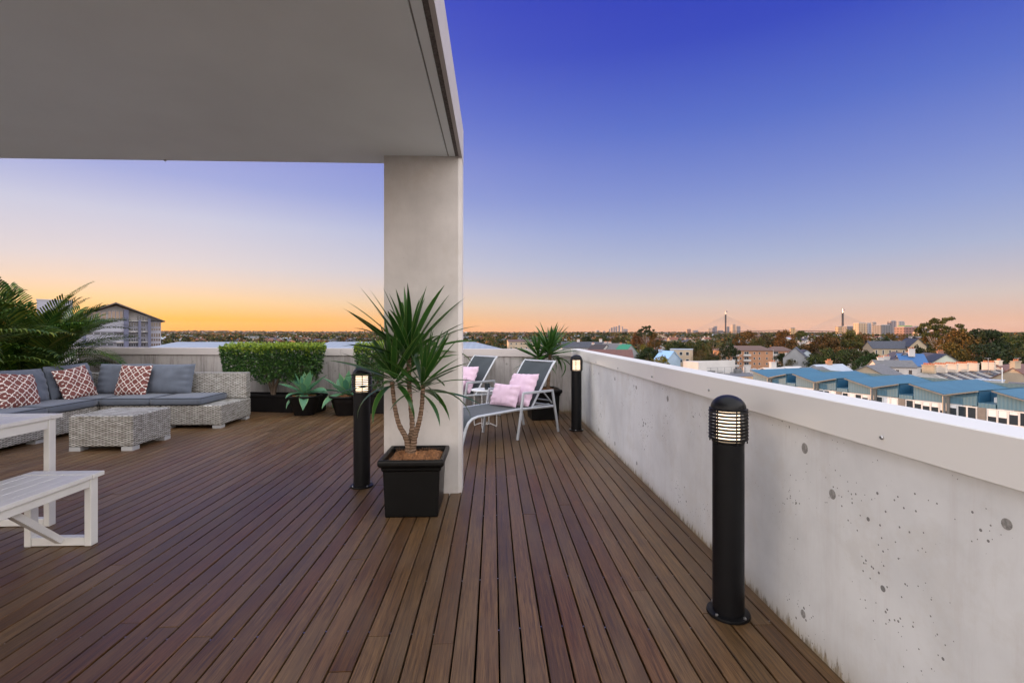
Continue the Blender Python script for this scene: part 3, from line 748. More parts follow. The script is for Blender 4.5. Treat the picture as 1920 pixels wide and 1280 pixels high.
# ---- cushions
from mathutils import noise as mn
def pillow_mesh(name, w, h, th, mat, seed=0, pinch=.09, wr=.012, n=28, pw=.42):
    V = []; Fc = []; N = n+1
    for side in (1, -1):
        for i in range(N):
            for j in range(N):
                u = i/n*2-1; v = j/n*2-1
                X = u*w/2*(1-pinch*(1-v*v)**1.0*abs(u)); Y = v*h/2*(1-pinch*(1-u*u)*abs(v))
                e = max(0, (1-abs(u)**2.6)*(1-abs(v)**2.6))**pw
                z = side*th/2*e
                q = Vector((X*7+seed*3.1, Y*7, side*2+seed))
                z += wr*mn.noise(q)*e*1.6*side
                edge = (1-e); z += 0.006*math.sin((X if abs(v)>abs(u) else Y)*70+seed)*edge*e*4*side
                V.append((X, Y, z))
    for s in (0, 1):
        for i in range(n):
            for j in range(n):
                a = s*N*N+i*N+j; q = (a, a+N, a+N+1, a+1); Fc.append(q if s == 0 else tuple(reversed(q)))
    # seam
    for i in range(n):
        for (a, b) in ((i*N, (i+1)*N), ((i+1)*N+n, i*N+n), (n*N+i, n*N+i+1), (i+1, i)):
            Fc.append((a, b, b+N*N, a+N*N))
    return MB().add(V, Fc).mesh(name, mat, True)
def place(name, me, c, xa, ya, parent=None):
    o = bpy.data.objects.new(name, me); C.objects.link(o)
    if parent: o.parent = parent
    o.matrix_local = M_axes(c, xa, ya) if parent else M_axes(c, xa, ya)
    return o
def seat_mesh(w, d, h, mat, crown=.018, seed=1):
    bm = bmesh.new(); bmesh.ops.create_cube(bm, size=1); bmesh.ops.scale(bm, vec=(w,d,h), verts=bm.verts)
    bmesh.ops.subdivide_edges(bm, edges=bm.edges, cuts=9, use_grid_fill=True)
    for v in bm.verts:
        u = v.co.x/(w/2); q = v.co.y/(d/2); k = (1-u**4)*(1-q**4)
        sg = 1 if v.co.z > 0 else -1
        if abs(abs(v.co.z)-h/2) < 1e-5: v.co.z += sg*crown*k+.004*mn.noise(v.co*8+Vector((seed,0,0)))
        else:
            b = 1-(v.co.z/(h/2))**2
            if abs(u) > .999: v.co.x += math.copysign(.010*b, u)
            if abs(q) > .999: v.co.y += math.copysign(.010*b, q)
    bmesh.ops.bevel(bm, geom=[e for e in bm.edges if len(e.link_faces)==2 and e.calc_face_angle(0) > .9], offset=.010, segments=2, affect='EDGES')
    me = bpy.data.meshes.new('seat_cushion'); bm.to_mesh(me); bm.free(); me.materials.append(mat); me.polygons.foreach_set('use_smooth', [True]*len(me.polygons)); return me
def piping(par, w, d, z):
    w, d = w/2-.001, d/2-.001; c = .012
    pts = [(-w+c,-d,z),(w-c,-d,z),(w,-d+c,z),(w,d-c,z),(w-c,d,z),(-w+c,d,z),(-w,d-c,z),(-w,-d+c,z),(-w+c,-d,z)]
    MB().tube(pts, .0052, 6).build('piping', PIPE, par, True)

# ---- corner sofa
sf = thing('corner_sofa', 'pale wicker corner sofa with grey cushions along the far left of the deck', 'sofa', (-5.36, 6.78, 0))
ox, oy = -5.36, 6.78
def wick(name, x0, x1, y0, y1, z0, z1, par=sf, o=(ox, oy)):
    return MB().box(x0-o[0], x1-o[0], y0-o[1], y1-o[1], z0, z1).build(name, WICK, par, bevel=.014, seg=2)
wick('base', -5.34, -4.545, 6.78, 7.60, .045, .315); wick('base', -4.54, -3.73, 6.78, 7.60, .045, .315)
wick('base', -6.20, -5.36, 6.79, 7.60, .045, .315); wick('base', -6.20, -5.36, 5.27, 6.02, .045, .315); wick('base', -6.20, -5.36, 6.025, 6.785, .045, .315); wick('base', -6.20, -5.36, 4.2, 5.265, .045, .315)
wick('back_panel', -5.05, -3.735, 7.47, 7.60, .318, .71); wick('back_panel', -6.2, -5.055, 7.47, 7.60, .318, .71)
wick('back_panel', -6.2, -6.08, 4.2, 5.9, .318, .71); wick('back_panel', -6.2, -6.08, 5.905, 7.465, .318, .71)
ft = MB().box(-.055,.055,-.055,.055,0,.046).mesh('foot', FOOTM)
for X, Y in ((-3.80,6.85),(-4.47,6.85),(-3.80,7.53),(-4.62,6.85),(-5.28,6.85),(-5.43,6.86),(-5.43,6.1),(-5.43,5.95),(-5.43,5.34),(-5.43,5.18),(-5.43,4.3),(-6.13,4.3)): inst('foot', ft, sf, (X-ox,Y-oy,0))
def seat(x0, x1, y0, y1, z0=.322, h=.093):
    w, d = x1-x0, y1-y0
    o = inst('seat_cushion', seat_mesh(w-.014, d-.014, h, GREYF, .012, x0), sf, ((x0+x1)/2-ox, (y0+y1)/2-oy, z0+h/2)); piping(o, w-.010, d-.010, h/2-.004); piping(o, w-.010, d-.010, -h/2+.006)
seat(-4.67, -4.0, 6.76, 7.44); seat(-5.34, -4.675, 6.76, 7.44); seat(-6.05, -5.345, 6.76, 7.46); seat(-6.06, -5.345, 6.03, 6.755); seat(-6.06, -5.345, 5.3, 6.025); seat(-6.06, -5.345, 4.3, 5.295)
def bcush(c, xa, ya, seed):
    o = place('back_cushion', pillow_mesh('back_cushion', .70, .46, .20, GREYF, seed, .035, .018, 28, .34), Vector(c)-Vector((ox,oy,0)), xa, ya, sf)
bcush((-4.80,7.36,.625), (1,0,.0), (0,.28,1), 1); bcush((-5.44,7.34,.63), (1,.05,0), (0,.25,1), 2)
bcush((-5.93,7.02,.64), (0,1,.02), (-.25,0,1), 3); bcush((-5.94,6.30,.625), (0,1,-.03), (-.28,0,1), 4); bcush((-5.94,5.60,.625), (0,1,.0), (-.28,0,1), 5); bcush((-5.95,4.9,.62), (0,1,.0), (-.28,0,1), 6)
# throw pillows
def tp(label, c, xa, ya, seed, th=.16):
    o = place('throw_pillow', pillow_mesh('throw_pillow', .46, .46, th, TRELL, seed, .07, .012), c, xa, ya)
    tag(o, label, 'pillow', 'trellis patterned throw pillows'); return o
tp('maroon trellis pillow at the left edge of the photo, leaning on the sofa', (-5.80,6.13,.60), (.12,1,-.12), (-.42,.1,1), 3)
tp('maroon trellis pillow in the middle of the three on the sofa', (-5.76,6.90,.615), (.15,1,.13), (-.40,-.12,1), 5)
tp('darker trellis pillow right of the sofa corner, leaning on the back cushions', (-5.20,7.20,.622), (1,-.05,-.02), (.05,.32,1), 7, .14)
# ottoman
ot = thing('ottoman', 'square pale wicker ottoman in front of the corner sofa', 'ottoman', (-4.34, 5.84, 0))
MB().box(-.345,.345,-.32,.32,.045,.388).build('body', WICK, ot, bevel=.014, seg=2)
for X in (-.28,.28):
    for Y in (-.262,.262): inst('foot', ft, ot, (X,Y,0), (0,0,0), (1.1,1,1))

# ---- white timber bench and table
def timber(label, name, cat, x0, x1, y0, y1, z, npl, legw, apron, inset, brace=True, grp=None):
    """top of planks with an end board, aprons, and legs joined by a low rail; far end at y1"""
    t = thing(name, label, cat, (x0, y1, 0)); W = x1-x0; L = y1-y0; th = .026; eb = .085
    B = lambda n, a, b, c, d, e, f: MB().box(a, b, c, d, e, f).build(n, WHITE, t, bevel=.0025)
    B('end_board', 0, W, -eb, 0, z-th, z); B('end_board', 0, W, -L, -L+eb, z-th, z)
    fr = .07
    B('edge_board', 0, fr, -L+eb+.003, -eb-.006, z-th, z); B('edge_board', W-fr, W, -L+eb+.003, -eb-.006, z-th, z)
    pw = (W-2*fr)/npl
    for k in range(npl): B('plank', fr+k*pw+.0025, fr+(k+1)*pw-.0025, -L+eb+.003, -eb-.008, z-th, z-.001)
    i = inset; za = z-th-.001; lw = legw*.72
    for X in (i+.004, W-i-.026): B('apron', X, X+.022, -L+i+legw+.03, -i-legw-.012, za-apron, za)
    B('apron', i+lw+.002, W-i-lw-.002, -i-.036, -i-.014, za-apron, za); B('apron', i+lw+.002, W-i-lw-.002, -L+i+.02, -L+i+.042, za-apron, za)
    for Yc in (-i-.010, -L+i+.010+legw):
        for X in (i, W-i-lw): B('leg', X, X+lw, Yc-legw, Yc, 0, za)
        B('bottom_rail', i+lw+.001, W-i-lw-.001, Yc-legw+.003, Yc-.003, .003, .003+legw*.9)
    if brace:
        MB().bar((W*.55, -.09, .04), (W-.065, -.56, za-.02), .035, .035, (1,0,0)).build('brace', WHITE, t)
        MB().bar((W*.55, -L+.09, .04), (W-.065, -L+.56, za-.02), .035, .035, (1,0,0)).build('brace', WHITE, t)
    return t
timber('white timber bench with a diagonal brace, in front of the table at the left edge', 'bench', 'bench', -2.875, -2.443, 1.35, 3.14, .44, 3, .055, .052, .018, True)
timber('white painted slatted outdoor table cut off by the left edge, behind the bench', 'outdoor_table', 'table', -3.89, -2.972, 1.45, 3.46, 0.75, 7, .052, .065, .02, False)

# ---- sun loungers
def lounger(label, loc, rz):
    t = thing('sun_lounger', label, 'sun lounger', loc, rz, 'grey sling sun loungers'); W = .60
    rail = [(0,0,.0),(.035,0,.12),(.075,0,.24),(.11,0,.30),(.16,0,.338),(.24,0,.356),(.9,0,.368),(1.56,0,.345)]
    for y in (0, W):
        MB().tube([(a, y, c) for a, b, c in rail], .017, 8).build('side_rail', ALU, t, True)
        af = t; yy = y+(-.022 if y == 0 else .022)
        MB().bar((.85,yy,0), (.955,yy,.56), .034, .022, (0,1,0)).build('arm_leg', ALU, t, bevel=.004)
        MB().bar((.945,yy,.563), (1.505,yy,.556), .05 if False else .026, .030, (0,0,1)).build('armrest', ALU, t, bevel=.004)
        MB().bar((1.61,yy,0), (1.495,yy,.55), .034, .022, (0,1,0)).build('arm_leg', ALU, t, bevel=.004)
        MB().tube([(1.15,y*.92+.024,.365),(1.33,y*.92+.024,.60),(1.50,y*.92+.024,.825),(1.545,y*.92+.024,.885),(1.60,y*.92+.024,.932)], .014, 8).build('back_rail', ALU, t, True)
        MB().bar((1.36,y*.9+.03,.555), (1.54,y*.9+.03,.385), .012, .02, (0,1,0)).build('brace', ALU, t)
        MB().bar((1.20,y*.85+.045,.375), (1.50,y*.85+.045,.375), .010, .018, (0,1,0)).build('ratchet', ALU, t)
    MB().tube([(.055,.012,.2),(.055,W-.012,.2)], .013, 8).build('cross_bar', ALU, t)
    MB().tube([(1.56,.0,.345),(1.56,W,.345)], .013, 8).build('cross_bar', ALU, t)
    MB().tube([(.93,.0,.35),(.93,W,.35)], .012, 8).build('cross_bar', ALU, t)
    MB().tube([(1.595,.02,.925),(1.595,W-.02,.925)], .013, 8).build('top_bar', ALU, t)
    MB().tube([(1.50,.03,.42),(1.50,W-.03,.42)], .008, 8).build('support_bar', ALU, t)
    def sling(name, prof, y0, y1, sag):
        V = []; Fc = []; n = 12; m = MB()
        for i, (a, c) in enumerate(prof):
            for j in range(n+1):
                v = j/n; s = sag*(1-(2*v-1)**2)
                j0 = max(i-1,0); j1 = min(i+1,len(prof)-1); dx, dz = prof[j1][0]-prof[j0][0], prof[j1][1]-prof[j0][1]; l = math.hypot(dx,dz)
                V.append((a+s*dz/l, y0+(y1-y0)*v, c-s*dx/l))
        for i in range(len(prof)-1):
            for j in range(n): a = i*(n+1)+j; Fc.append((a, a+1, a+n+2, a+n+1))
        nn = len(V); m.add(V+[(x_, y_, z_-.003) for x_, y_, z_ in V], Fc+[tuple(nn+k for k in reversed(f)) for f in Fc])
        m.build(name, SLING, t, True)
    sling('seat_sling', [(.055,.215),(.08,.27),(.115,.322),(.16,.352),(.24,.368),(.5,.373),(.8,.378),(1.0,.378),(1.14,.374)], .012, W-.012, .012)
    sling('back_sling', [(1.155,.385),(1.24,.495),(1.33,.612),(1.42,.73),(1.50,.835),(1.545,.893),(1.59,.935)], .035, W-.035, .02)
    return t
LR = math.atan2(.663, .749)
l1 = lounger('nearer grey sling sun lounger with two pink cushions, just right of the pillar', (-.36,5.33,0), LR)
l2 = copy_tree(l1, (-1.12,6.63,0), LR, 'farther grey sling sun lounger against the back parapet, beyond the small white table')
ML = Matrix.Translation((-.36,5.33,0)) @ Matrix.Rotation(LR,4,'Z'); M2 = Matrix.Translation((-1.12,6.63,0)) @ Matrix.Rotation(LR,4,'Z')
def pk(Mx, label, w, h, c, xa, ya, seed, th=.15):
    o = bpy.data.objects.new('pink_cushion', pillow_mesh('pink_cushion', w, h, th, PINK, seed, .05, .007)); C.objects.link(o)
    o.matrix_world = Mx @ M_axes(c, xa, ya); tag(o, label, 'cushion', 'pale pink cushions on the loungers')
pk(ML, 'large square pink cushion leaning on the backrest of the nearer lounger', .47, .45, (1.17,.24,.575), (0,-1,.04), (.55,0,1), 2)
pk(ML, 'small oblong pink cushion lying in front of the big one on the nearer lounger', .44, .29, (.95,.30,.515), (.12,-1,.0), (.42,.05,1), 6, .13)
pk(M2, 'square pink cushion leaning on the backrest of the farther lounger', .46, .45, (1.15,.28,.58), (0,-1,.04), (.5,0,1), 9)
pk(M2, 'small pink cushion lying low on the farther lounger, beside the pillar', .44, .29, (.94,.28,.515), (.1,-1,0), (.45,0,1), 12, .13)
# ---- side table and candle
st = thing('side_table', 'small round white wire side table between the two loungers', 'table', (-.11, 6.78, 0), .5)
WM = plain('white_wire', (.78,.79,.80), .35)
MB().lathe([(.001,.505),(.200,.505),(.203,.508),(.203,.517),(.200,.520),(.001,.520)], 40).build('table_top', WM, st, True)
for k in range(4):
    a = k*math.pi/2+math.pi/4; c, s = math.cos(a)*.165, math.sin(a)*.165
    MB().tube([(c,s,.505),(c,s,.02),(c*.97,s*.97,.006),(c*.85,s*.85,.02),(c*.45,s*.45,.045),(c*.1,s*.1,.03)], .0055, 6).build('wire_leg', WM, st)
cd = thing('candle_jar', 'dark glass candle jar on the small white side table', 'candle', (-.085, 6.72, .5205))
MB().lathe([(.030,0),(.037,.006),(.038,.085),(.035,.085),(.033,.01)], 24).build('glass', plain('smoked_glass', (.02,.028,.032), .08, spec=.8), cd, True)
MB().lathe([(.0325,.012),(.0325,.055),(.001,.056)], 20).build('wax', plain('wax', (.5,.48,.42), .5), cd)
# ================================================================== TOWN BEYOND THE PARAPET
from mathutils import noise as N3
def sm(a, b, x):
    t = max(0.0, min(1.0, (x-a)/(b-a))); return t*t*(3-2*t)
def ground_z(x, y):
    r = math.hypot(x, y); a = math.atan2(x, y)
    z = -19.5+8.5*sm(260, 900, r)+2.2*N3.noise(Vector((x/260, y/260, 0)))*sm(80, 300, r)
    z += 5.0*N3.noise(Vector((x/900, y/900, 3)))*sm(500, 1500, r)
    z += sm(2600, 7500, r)*(26+22*N3.noise(Vector((math.sin(a)*5+9, math.cos(a)*5, 1)))-14*sm(0.1, .6, a))
    return z
RS = [0,40,80,120,170,230,300,380,470,580,700,850,1050,1300,1600,2000,2500,3100,3900,4900,6000,7500,9500,12000,16000,24000,40000]
g = MB(); NA = 120
V = []
for r in RS:
    for k in range(NA):
        a = 2*math.pi*k/NA; x_, y_ = r*math.sin(a), r*math.cos(a)
        zz = ground_z(x_, y_) if r <= 9500 else ground_z(x_, y_)*(1-(r-9500)/30500)-30*(r-9500)/30500
        V.append((x_, y_, zz))
Fc = [((i+1)*NA+k, (i+1)*NA+(k+1)%NA, i*NA+(k+1)%NA, i*NA+k) for i in range(len(RS)-1) for k in range(NA)]
t = NT('suburb_ground'); P = t.co('World')
n1 = t.noise(P, 0.012, 6, 0.7); n2 = t.noise(P, 0.06, 4, 0.7)
c = t.mix(t.ramp(n2, [(0.42,0.0),(0.58,1.0)]), (0.035,0.042,0.022), (0.075,0.06,0.042))
c = t.mix(t.ramp(n1, [(0.45,0.0),(0.6,1.0)]), c, (0.12,0.10,0.085))
GM = t.fin(c, 0.95)
tag(g.add(V, Fc).build('ground', GM), kind='structure')

# ---- leaf clouds
def cloud(rng, centers, radii, n, size, squash=0.75, surf=0.5):
    C_ = np.array(centers, float); r_ = np.array(radii, float); w = r_**2; w /= w.sum()
    idx = rng.choice(len(C_), n, p=w); d = rng.normal(size=(n,3)); d /= np.linalg.norm(d, axis=1)[:,None]
    rad = r_[idx]*(surf+(1-surf)*rng.random(n)); p = C_[idx]+d*rad[:,None]*np.array([1,1,squash])
    nr = d*0.7+rng.normal(size=(n,3))*0.6+np.array([0,0,0.35]); nr /= np.linalg.norm(nr, axis=1)[:,None]
    a = np.cross(nr, rng.normal(size=(n,3))); a /= np.linalg.norm(a, axis=1)[:,None]; b = np.cross(nr, a)
    s = (size*(0.6+0.8*rng.random(n)))[:,None]
    v = np.stack([p-a*s*.9, p-b*s*.5, p+a*s*.9, p+b*s*.5], 1).reshape(-1,3)
    return v
def quads_mesh(name, v, mat):
    n = len(v)//4; me = bpy.data.meshes.new(name)
    me.vertices.add(len(v)); me.vertices.foreach_set('co', v.astype(np.float32).ravel())
    me.loops.add(4*n); me.loops.foreach_set('vertex_index', np.arange(4*n, dtype=np.int32))
    me.polygons.add(n); me.polygons.foreach_set('loop_start', np.arange(0,4*n,4,dtype=np.int32)); me.polygons.foreach_set('loop_total', np.full(n,4,dtype=np.int32))
    me.materials.append(mat); me.update(calc_edges=True); return me
CROWN = mk_leaf('tree_crown', (0.014,0.022,0.008), (0.042,0.052,0.018), (0.105,0.098,0.036), 0.7, 0.2, 0.15)
TRUNKM = BARK
TRUNKP = mk_bark('pale_gum_bark', (0.20,0.15,0.12), (0.32,0.25,0.20))
def tree_proto(kind, seed, n=3600):
    """crown and trunk meshes for a tree about 10 m tall, base at the origin"""
    rng = np.random.default_rng(seed); r = random.Random(seed); tr = MB(); cs = []; rs = []; pale = False
    if kind == 'round':
        for i in range(44):
            a = r.uniform(0, 6.28); h = r.uniform(-1, 1); q = math.sqrt(1-h*h)*r.uniform(.5,1)
            cs.append((3.6*q*math.cos(a), 3.6*q*math.sin(a), 6.2+2.9*h)); rs.append(r.uniform(.7,1.45))
        size = .24
    elif kind == 'spread':
        for i in range(52):
            a = r.uniform(0, 6.28); q = r.random()**.5; cs.append((6.0*q*math.cos(a), 6.0*q*math.sin(a), 7.4-2.6*q*q+r.uniform(-1.3,.9))); rs.append(r.uniform(.7,1.4))
        size = .25
    elif kind == 'umbrella':
        pale = True
        for i in range(46):
            a = r.uniform(0, 6.28); q = r.uniform(.02,1)**.6; cs.append((5.4*q*math.cos(a), 5.4*q*math.sin(a), 9.2-2.0*q*q+r.choice((0,0,-1.1,-.5))+r.uniform(-.25,.25))); rs.append(r.uniform(.6,1.15))
        size = .21; n = 3200
    elif kind == 'tall':
        pale = True
        for i in range(30):
            a = r.uniform(0, 6.28); h = r.uniform(3.6, 9.8); w = 3.2*math.sin(min(1,(10.6-h)/5)*1.57)*r.uniform(.35,1)
            cs.append((w*math.cos(a), w*math.sin(a), h)); rs.append(r.uniform(.6,1.25))
        size = .21
    elif kind == 'pine':
        for i in range(34):
            h = r.uniform(1.2, 9.9); w = 2.6*(1-h/10.4)**.8*r.uniform(.3,1.0); a = r.uniform(0,6.28)
            cs.append((w*math.cos(a), w*math.sin(a), h)); rs.append(r.uniform(.5,1.0)*(1.25-h/14))
        size = .19
    elif kind == 'bare':
        for i in range(30):
            a = r.uniform(0, 6.28); h = r.uniform(-1, 1); q = math.sqrt(1-h*h)*r.uniform(.3,1)
            cs.append((4.2*q*math.cos(a), 4.2*q*math.sin(a), 6.4+3*h)); rs.append(r.uniform(.9,1.6))
        size = .12; n = int(n*1.2)
    sq = .30 if kind in ('umbrella',) else .6 if kind in ('spread','tall') else .8
    top = 8.6 if kind in ('pine','tall') else 5.5
    bend = r.uniform(-.4,.4); pts = [Vector((0,0,-1.5)), Vector((bend*.3,0,2)), Vector((bend,bend*.5,top*.6)), Vector((bend*.6,bend,top))]
    tr.tube(pts, [.34,.27,.19,.07], 7)
    for c_, rr in list(zip(cs, rs))[::(1 if kind == 'bare' else 4)]:
        k = r.uniform(.35,.75); o_ = pts[1].lerp(pts[3], k); c_ = Vector(c_); m_ = o_.lerp(c_, .5)+Vector((0,0,-.25))
        tr.tube([o_, m_, c_], [.10,.06,.018], 5)
    return quads_mesh('crown', cloud(rng, cs, rs, n, size, sq, .45), CROWN), tr.mesh('trunk', TRUNKP if pale else TRUNKM, True)
TP = {k: [tree_proto(k, 10+i*7+j) for j in range(2)] for i, k in enumerate(('round','spread','umbrella','tall','pine','bare'))}
TINT = {'green': (0.75,1.0,0.7), 'dark': (0.45,0.6,0.5), 'olive': (1.25,1.15,.7), 'rust': (2.3,1.05,.6), 'brown': (1.5,1.0,.75), 'yellow': (3.0,2.6,.6)}
def tree(px, ytop, d, w, kind, tint, label, group=None, var=0, sink=0):
    """tree whose top shows at photograph row ytop, crown w metres wide, standing at depth d"""
    p = az(px, d); gz = ground_z(p.x, p.y); h = EYE+(HOR-ytop)*d/F-gz
    W0 = {'round':8.6,'spread':13.2,'umbrella':12.6,'tall':7.4,'pine':6.0,'bare':9.6}[kind]
    H0 = {'round':9.9,'spread':8.6,'umbrella':9.7,'tall':10.6,'pine':10.4,'bare':10.0}[kind]
    t_ = thing('tree', label, 'tree', (p.x, p.y, gz-sink), rnd.uniform(0,6.28), group)
    cm, tm = TP[kind][var % 2]; s = (w/W0, w/W0, (h+sink)/H0)
    for nm, me in (('crown', cm), ('trunk', tm)):
        o = inst(nm, me, t_, (0,0,0), (0,0,0), s); o.color = (*[c*rnd.uniform(.85,1.15) for c in TINT[tint]], 1)
    return t_

# ---- buildings
def wallmat(name, col, v=.12): return plain(name, col, .85, v, .25, bump=.1, bscale=3)
WGL = plain('window_glass', (0.03,0.04,0.05), 0.12, .3, .6, spec=.8)
BRICKM = {}
def mk_brick(name, a, b):
    t = NT(name); P = t.co('Object'); s = t.sep(P)
    br = t.n('ShaderNodeTexBrick'); t.L.new(t.comb(t.m('ADD', s[0], s[1]), s[2], 0.0), br.inputs['Vector'])
    br.inputs['Scale'].default_value = 1.0; br.inputs['Brick Width'].default_value = .46; br.inputs['Row Height'].default_value = .17; br.inputs['Mortar Size'].default_value = .02
    br.inputs['Color1'].default_value = (*a,1); br.inputs['Color2'].default_value = (*b,1); br.inputs['Mortar'].default_value = (.32,.28,.24,1)
    c = t.mix(t.m('MULTIPLY', t.noise(P, .4, 4), .4), br.outputs[0], tuple(x*.6 for x in a))
    return t.fin(c, .9)
def mk_roof(name, a, b, step=.35):
    t = NT(name); P = t.co('Object'); s = t.sep(P)
    rr = t.m('FRACT', t.m('DIVIDE', s[2], step)); n = t.noise(P, 1.5, 5, .7)
    c = t.mix(t.ramp(n, [(.3,0.0),(.7,1.0)]), a, b); c = t.mix(t.m('MULTIPLY', t.m('LESS_THAN', rr, .18), .45), c, tuple(x*.5 for x in a))
    return t.fin(c, .6)
def mk_ribbed(name, a, pitch=.25, rough=.45):
    t = NT(name); P = t.co('Object'); s = t.sep(P)
    w = t.m('SINE', t.m('MULTIPLY', t.m('ADD', s[0], 0.0), 2*math.pi/pitch)); n = t.noise(P, .5, 4)
    c = t.mix(t.ramp(n, [(.3,0.0),(.7,1.0)]), a, tuple(x*1.15 for x in a)); c = t.mix(t.ramp(w, [(0.0,.18),(.4,0.0)]), c, tuple(x*.6 for x in a))
    t.bump(w, .2, .02); return t.fin(c, rough)
SLATE = mk_roof('slate_roof', (0.030,0.035,0.052), (0.062,0.068,0.09)); TERRA = mk_roof('terracotta_roof', (0.14,0.052,0.032), (0.22,0.085,0.05))
DKRED = mk_roof('dark_red_roof', (0.10,0.045,0.04), (0.16,0.07,0.055)); GREYR = mk_roof('grey_roof', (0.10,0.105,0.11), (0.17,0.17,0.18)); PALER = mk_ribbed('pale_metal_roof', (0.36,0.41,0.48), .6)
BROWNR = mk_roof('brown_tile_roof', (0.10,0.062,0.05), (0.16,0.10,0.08))
RENDW = wallmat('white_render', (0.47,0.46,0.46)); CREAM = wallmat('cream_render', (0.38,0.31,0.23)); SAND = mk_brick('sandstone', (.42,.33,.22), (.50,.41,.29))
BRICK = mk_brick('orange_brick', (.42,.18,.08), (.52,.25,.12)); RBRICK = mk_brick('red_brick', (.26,.10,.07), (.34,.14,.09)); GREYW = wallmat('grey_render', (.26,.27,.29)); GREENW = wallmat('pale_green_boards', (.46,.50,.44))
POTT = plain('chimney_pot', (.42,.14,.06), .8)
FRW = plain('white_window_frame', (.7,.7,.7), .4, .03)
wm_cache = {}
def window(par, x, y, z, w, h, rz, panes=1, frame=FRW, glass=WGL):
    """window on a facade; frame proud, pane behind it, local +(-y) faces out before rz"""
    k = (round(w,2), round(h,2), panes, frame.name, glass.name)
    if k not in wm_cache:
        f = MB(); b = .07
        f.box(-w/2,-w/2+b,-.06,.02,0,h); f.box(w/2-b,w/2,-.06,.02,0,h); f.box(-w/2+b,w/2-b,-.06,.02,0,b); f.box(-w/2+b,w/2-b,-.06,.02,h-b,h)
        for i in range(1, panes): xx = -w/2+w*i/panes; f.box(xx-.03,xx+.03,-.05,.02,b,h-b)
        wm_cache[k] = (f.mesh('window', frame), MB().box(-w/2+b,w/2-b,-.03,-.012,b,h-b).mesh('pane', glass))
    o = inst('window', wm_cache[k][0], par, (x,y,z), (0,0,rz)); inst('pane', wm_cache[k][1], o); return o
def gable(par, w, d, h, rise, wall, roof, ax='x', over=.3, z0=0, chim=(), chm=None, name='wall'):
    """box walls with a gabled roof; ridge along local ax. origin at ground centre"""
    if ax == 'x':
        pts = [(-w/2, -d/2, z0), (-w/2, d/2, z0), (-w/2, d/2, h), (-w/2, 0, h+rise), (-w/2, -d/2, h)]
        MB().poly(pts, w, (1,0,0)).build(name, wall, par)
        L = w/2+over; D = d/2+over; zz = h-over*rise/(d/2)
        MB().poly([(-L,-D,zz),(-L,0,h+rise),(-L,D,zz),(-L,D,zz+.18),(-L,0,h+rise+.2),(-L,-D,zz+.18)], 2*L, (1,0,0)).build('roof', roof, par)
    else:
        pts = [(-w/2,-d/2,z0),(w/2,-d/2,z0),(w/2,-d/2,h),(0,-d/2,h+rise),(-w/2,-d/2,h)]
        MB().poly(pts, d, (0,1,0)).build(name, wall, par)
        L = d/2+over; D = w/2+over; zz = h-over*rise/(w/2)
        MB().poly([(-D,-L,zz),(0,-L,h+rise),(D,-L,zz),(D,-L,zz+.18),(0,-L,h+rise+.2),(-D,-L,zz+.18)], 2*L, (0,1,0)).build('roof', roof, par)
    for (cx, cy, cz, cw, cd2, chh) in chim: chimney(par, cx, cy, cz, cw, cd2, chh, chm or wall)
def chimney(par, cx, cy, z, w, d, h, mat, pots=3, axis='x'):
    m = MB().box(cx-w/2,cx+w/2,cy-d/2,cy+d/2,z,z+h).box(cx-w/2-.1,cx+w/2+.1,cy-d/2-.1,cy+d/2+.1,z+h+.002,z+h+.2)
    o = m.build('chimney', mat, par); n = MB()
    for i in range(pots):
        q = (i+.5)/pots-.5
        n.tube([(cx+(q*w*.9 if w >= d else 0), cy+(q*d*.9 if d > w else 0), z+h+.2), (cx+(q*w*.9 if w >= d else 0), cy+(q*d*.9 if d > w else 0), z+h+.62)], [.13,.10], 6)
    n.build('chimney_pots', POTT, o)
def bld(name, label, px, d, rzdeg, group=None, cat='house', base=None):
    p = az(px, d); z = ground_z(p.x, p.y) if base is None else base
    return thing(name, label, cat, (p.x, p.y, z), R(rzdeg), group), p, z
def zat(y, d): return EYE+(HOR-y)*d/F

# blue butterfly-roofed terraces beyond the right parapet
BLUE = mk_ribbed('blue_metal_roof', (0.045,0.135,0.21), .4, .55); BLUEW = mk_ribbed('light_blue_cladding', (0.075,0.165,0.23), .35, .5); BLUED = plain('deep_blue_wall', (0.02,0.10,0.19), .5, .1, .5)
FASC = plain('taupe_fascia', (.17,.16,.15), .5); PIPEG = plain('dark_downpipe', (.13,.14,.15), .5); GRN = mk_ribbed('grey_green_roof', (0.16,0.20,0.19), .5, .5)
HD = 7.5
g0 = at(1444, 707, HD*F/82); g3 = at(1774, 739, HD*F/114)
sv = (g3-g0); sv.z = 0; UW = sv.length/3; sv.normalize(); nv = Vector((-sv.y, sv.x, 0))     # nv points away, up the row depth
RZT = math.atan2(sv.y, sv.x)      # local +x runs toward the camera along the row, local +y away from the facade
GZ = EYE-HD; BLIND = plain('white_blind', (.72,.73,.76), .7, .04); 
LBL = ['blue butterfly-roofed terrace with the pink-lit end wall, farthest of its row', 'second of the blue butterfly-roofed terraces counted from the far end', 'third of the blue butterfly-roofed terraces, before the row of chimneys', 'blue butterfly-roofed terrace with a white air conditioner in its roof recess', 'blue butterfly-roofed terrace cut by the right edge, a parasol in the recess', 'blue butterfly-roofed terrace nearest the camera, beyond the right edge']
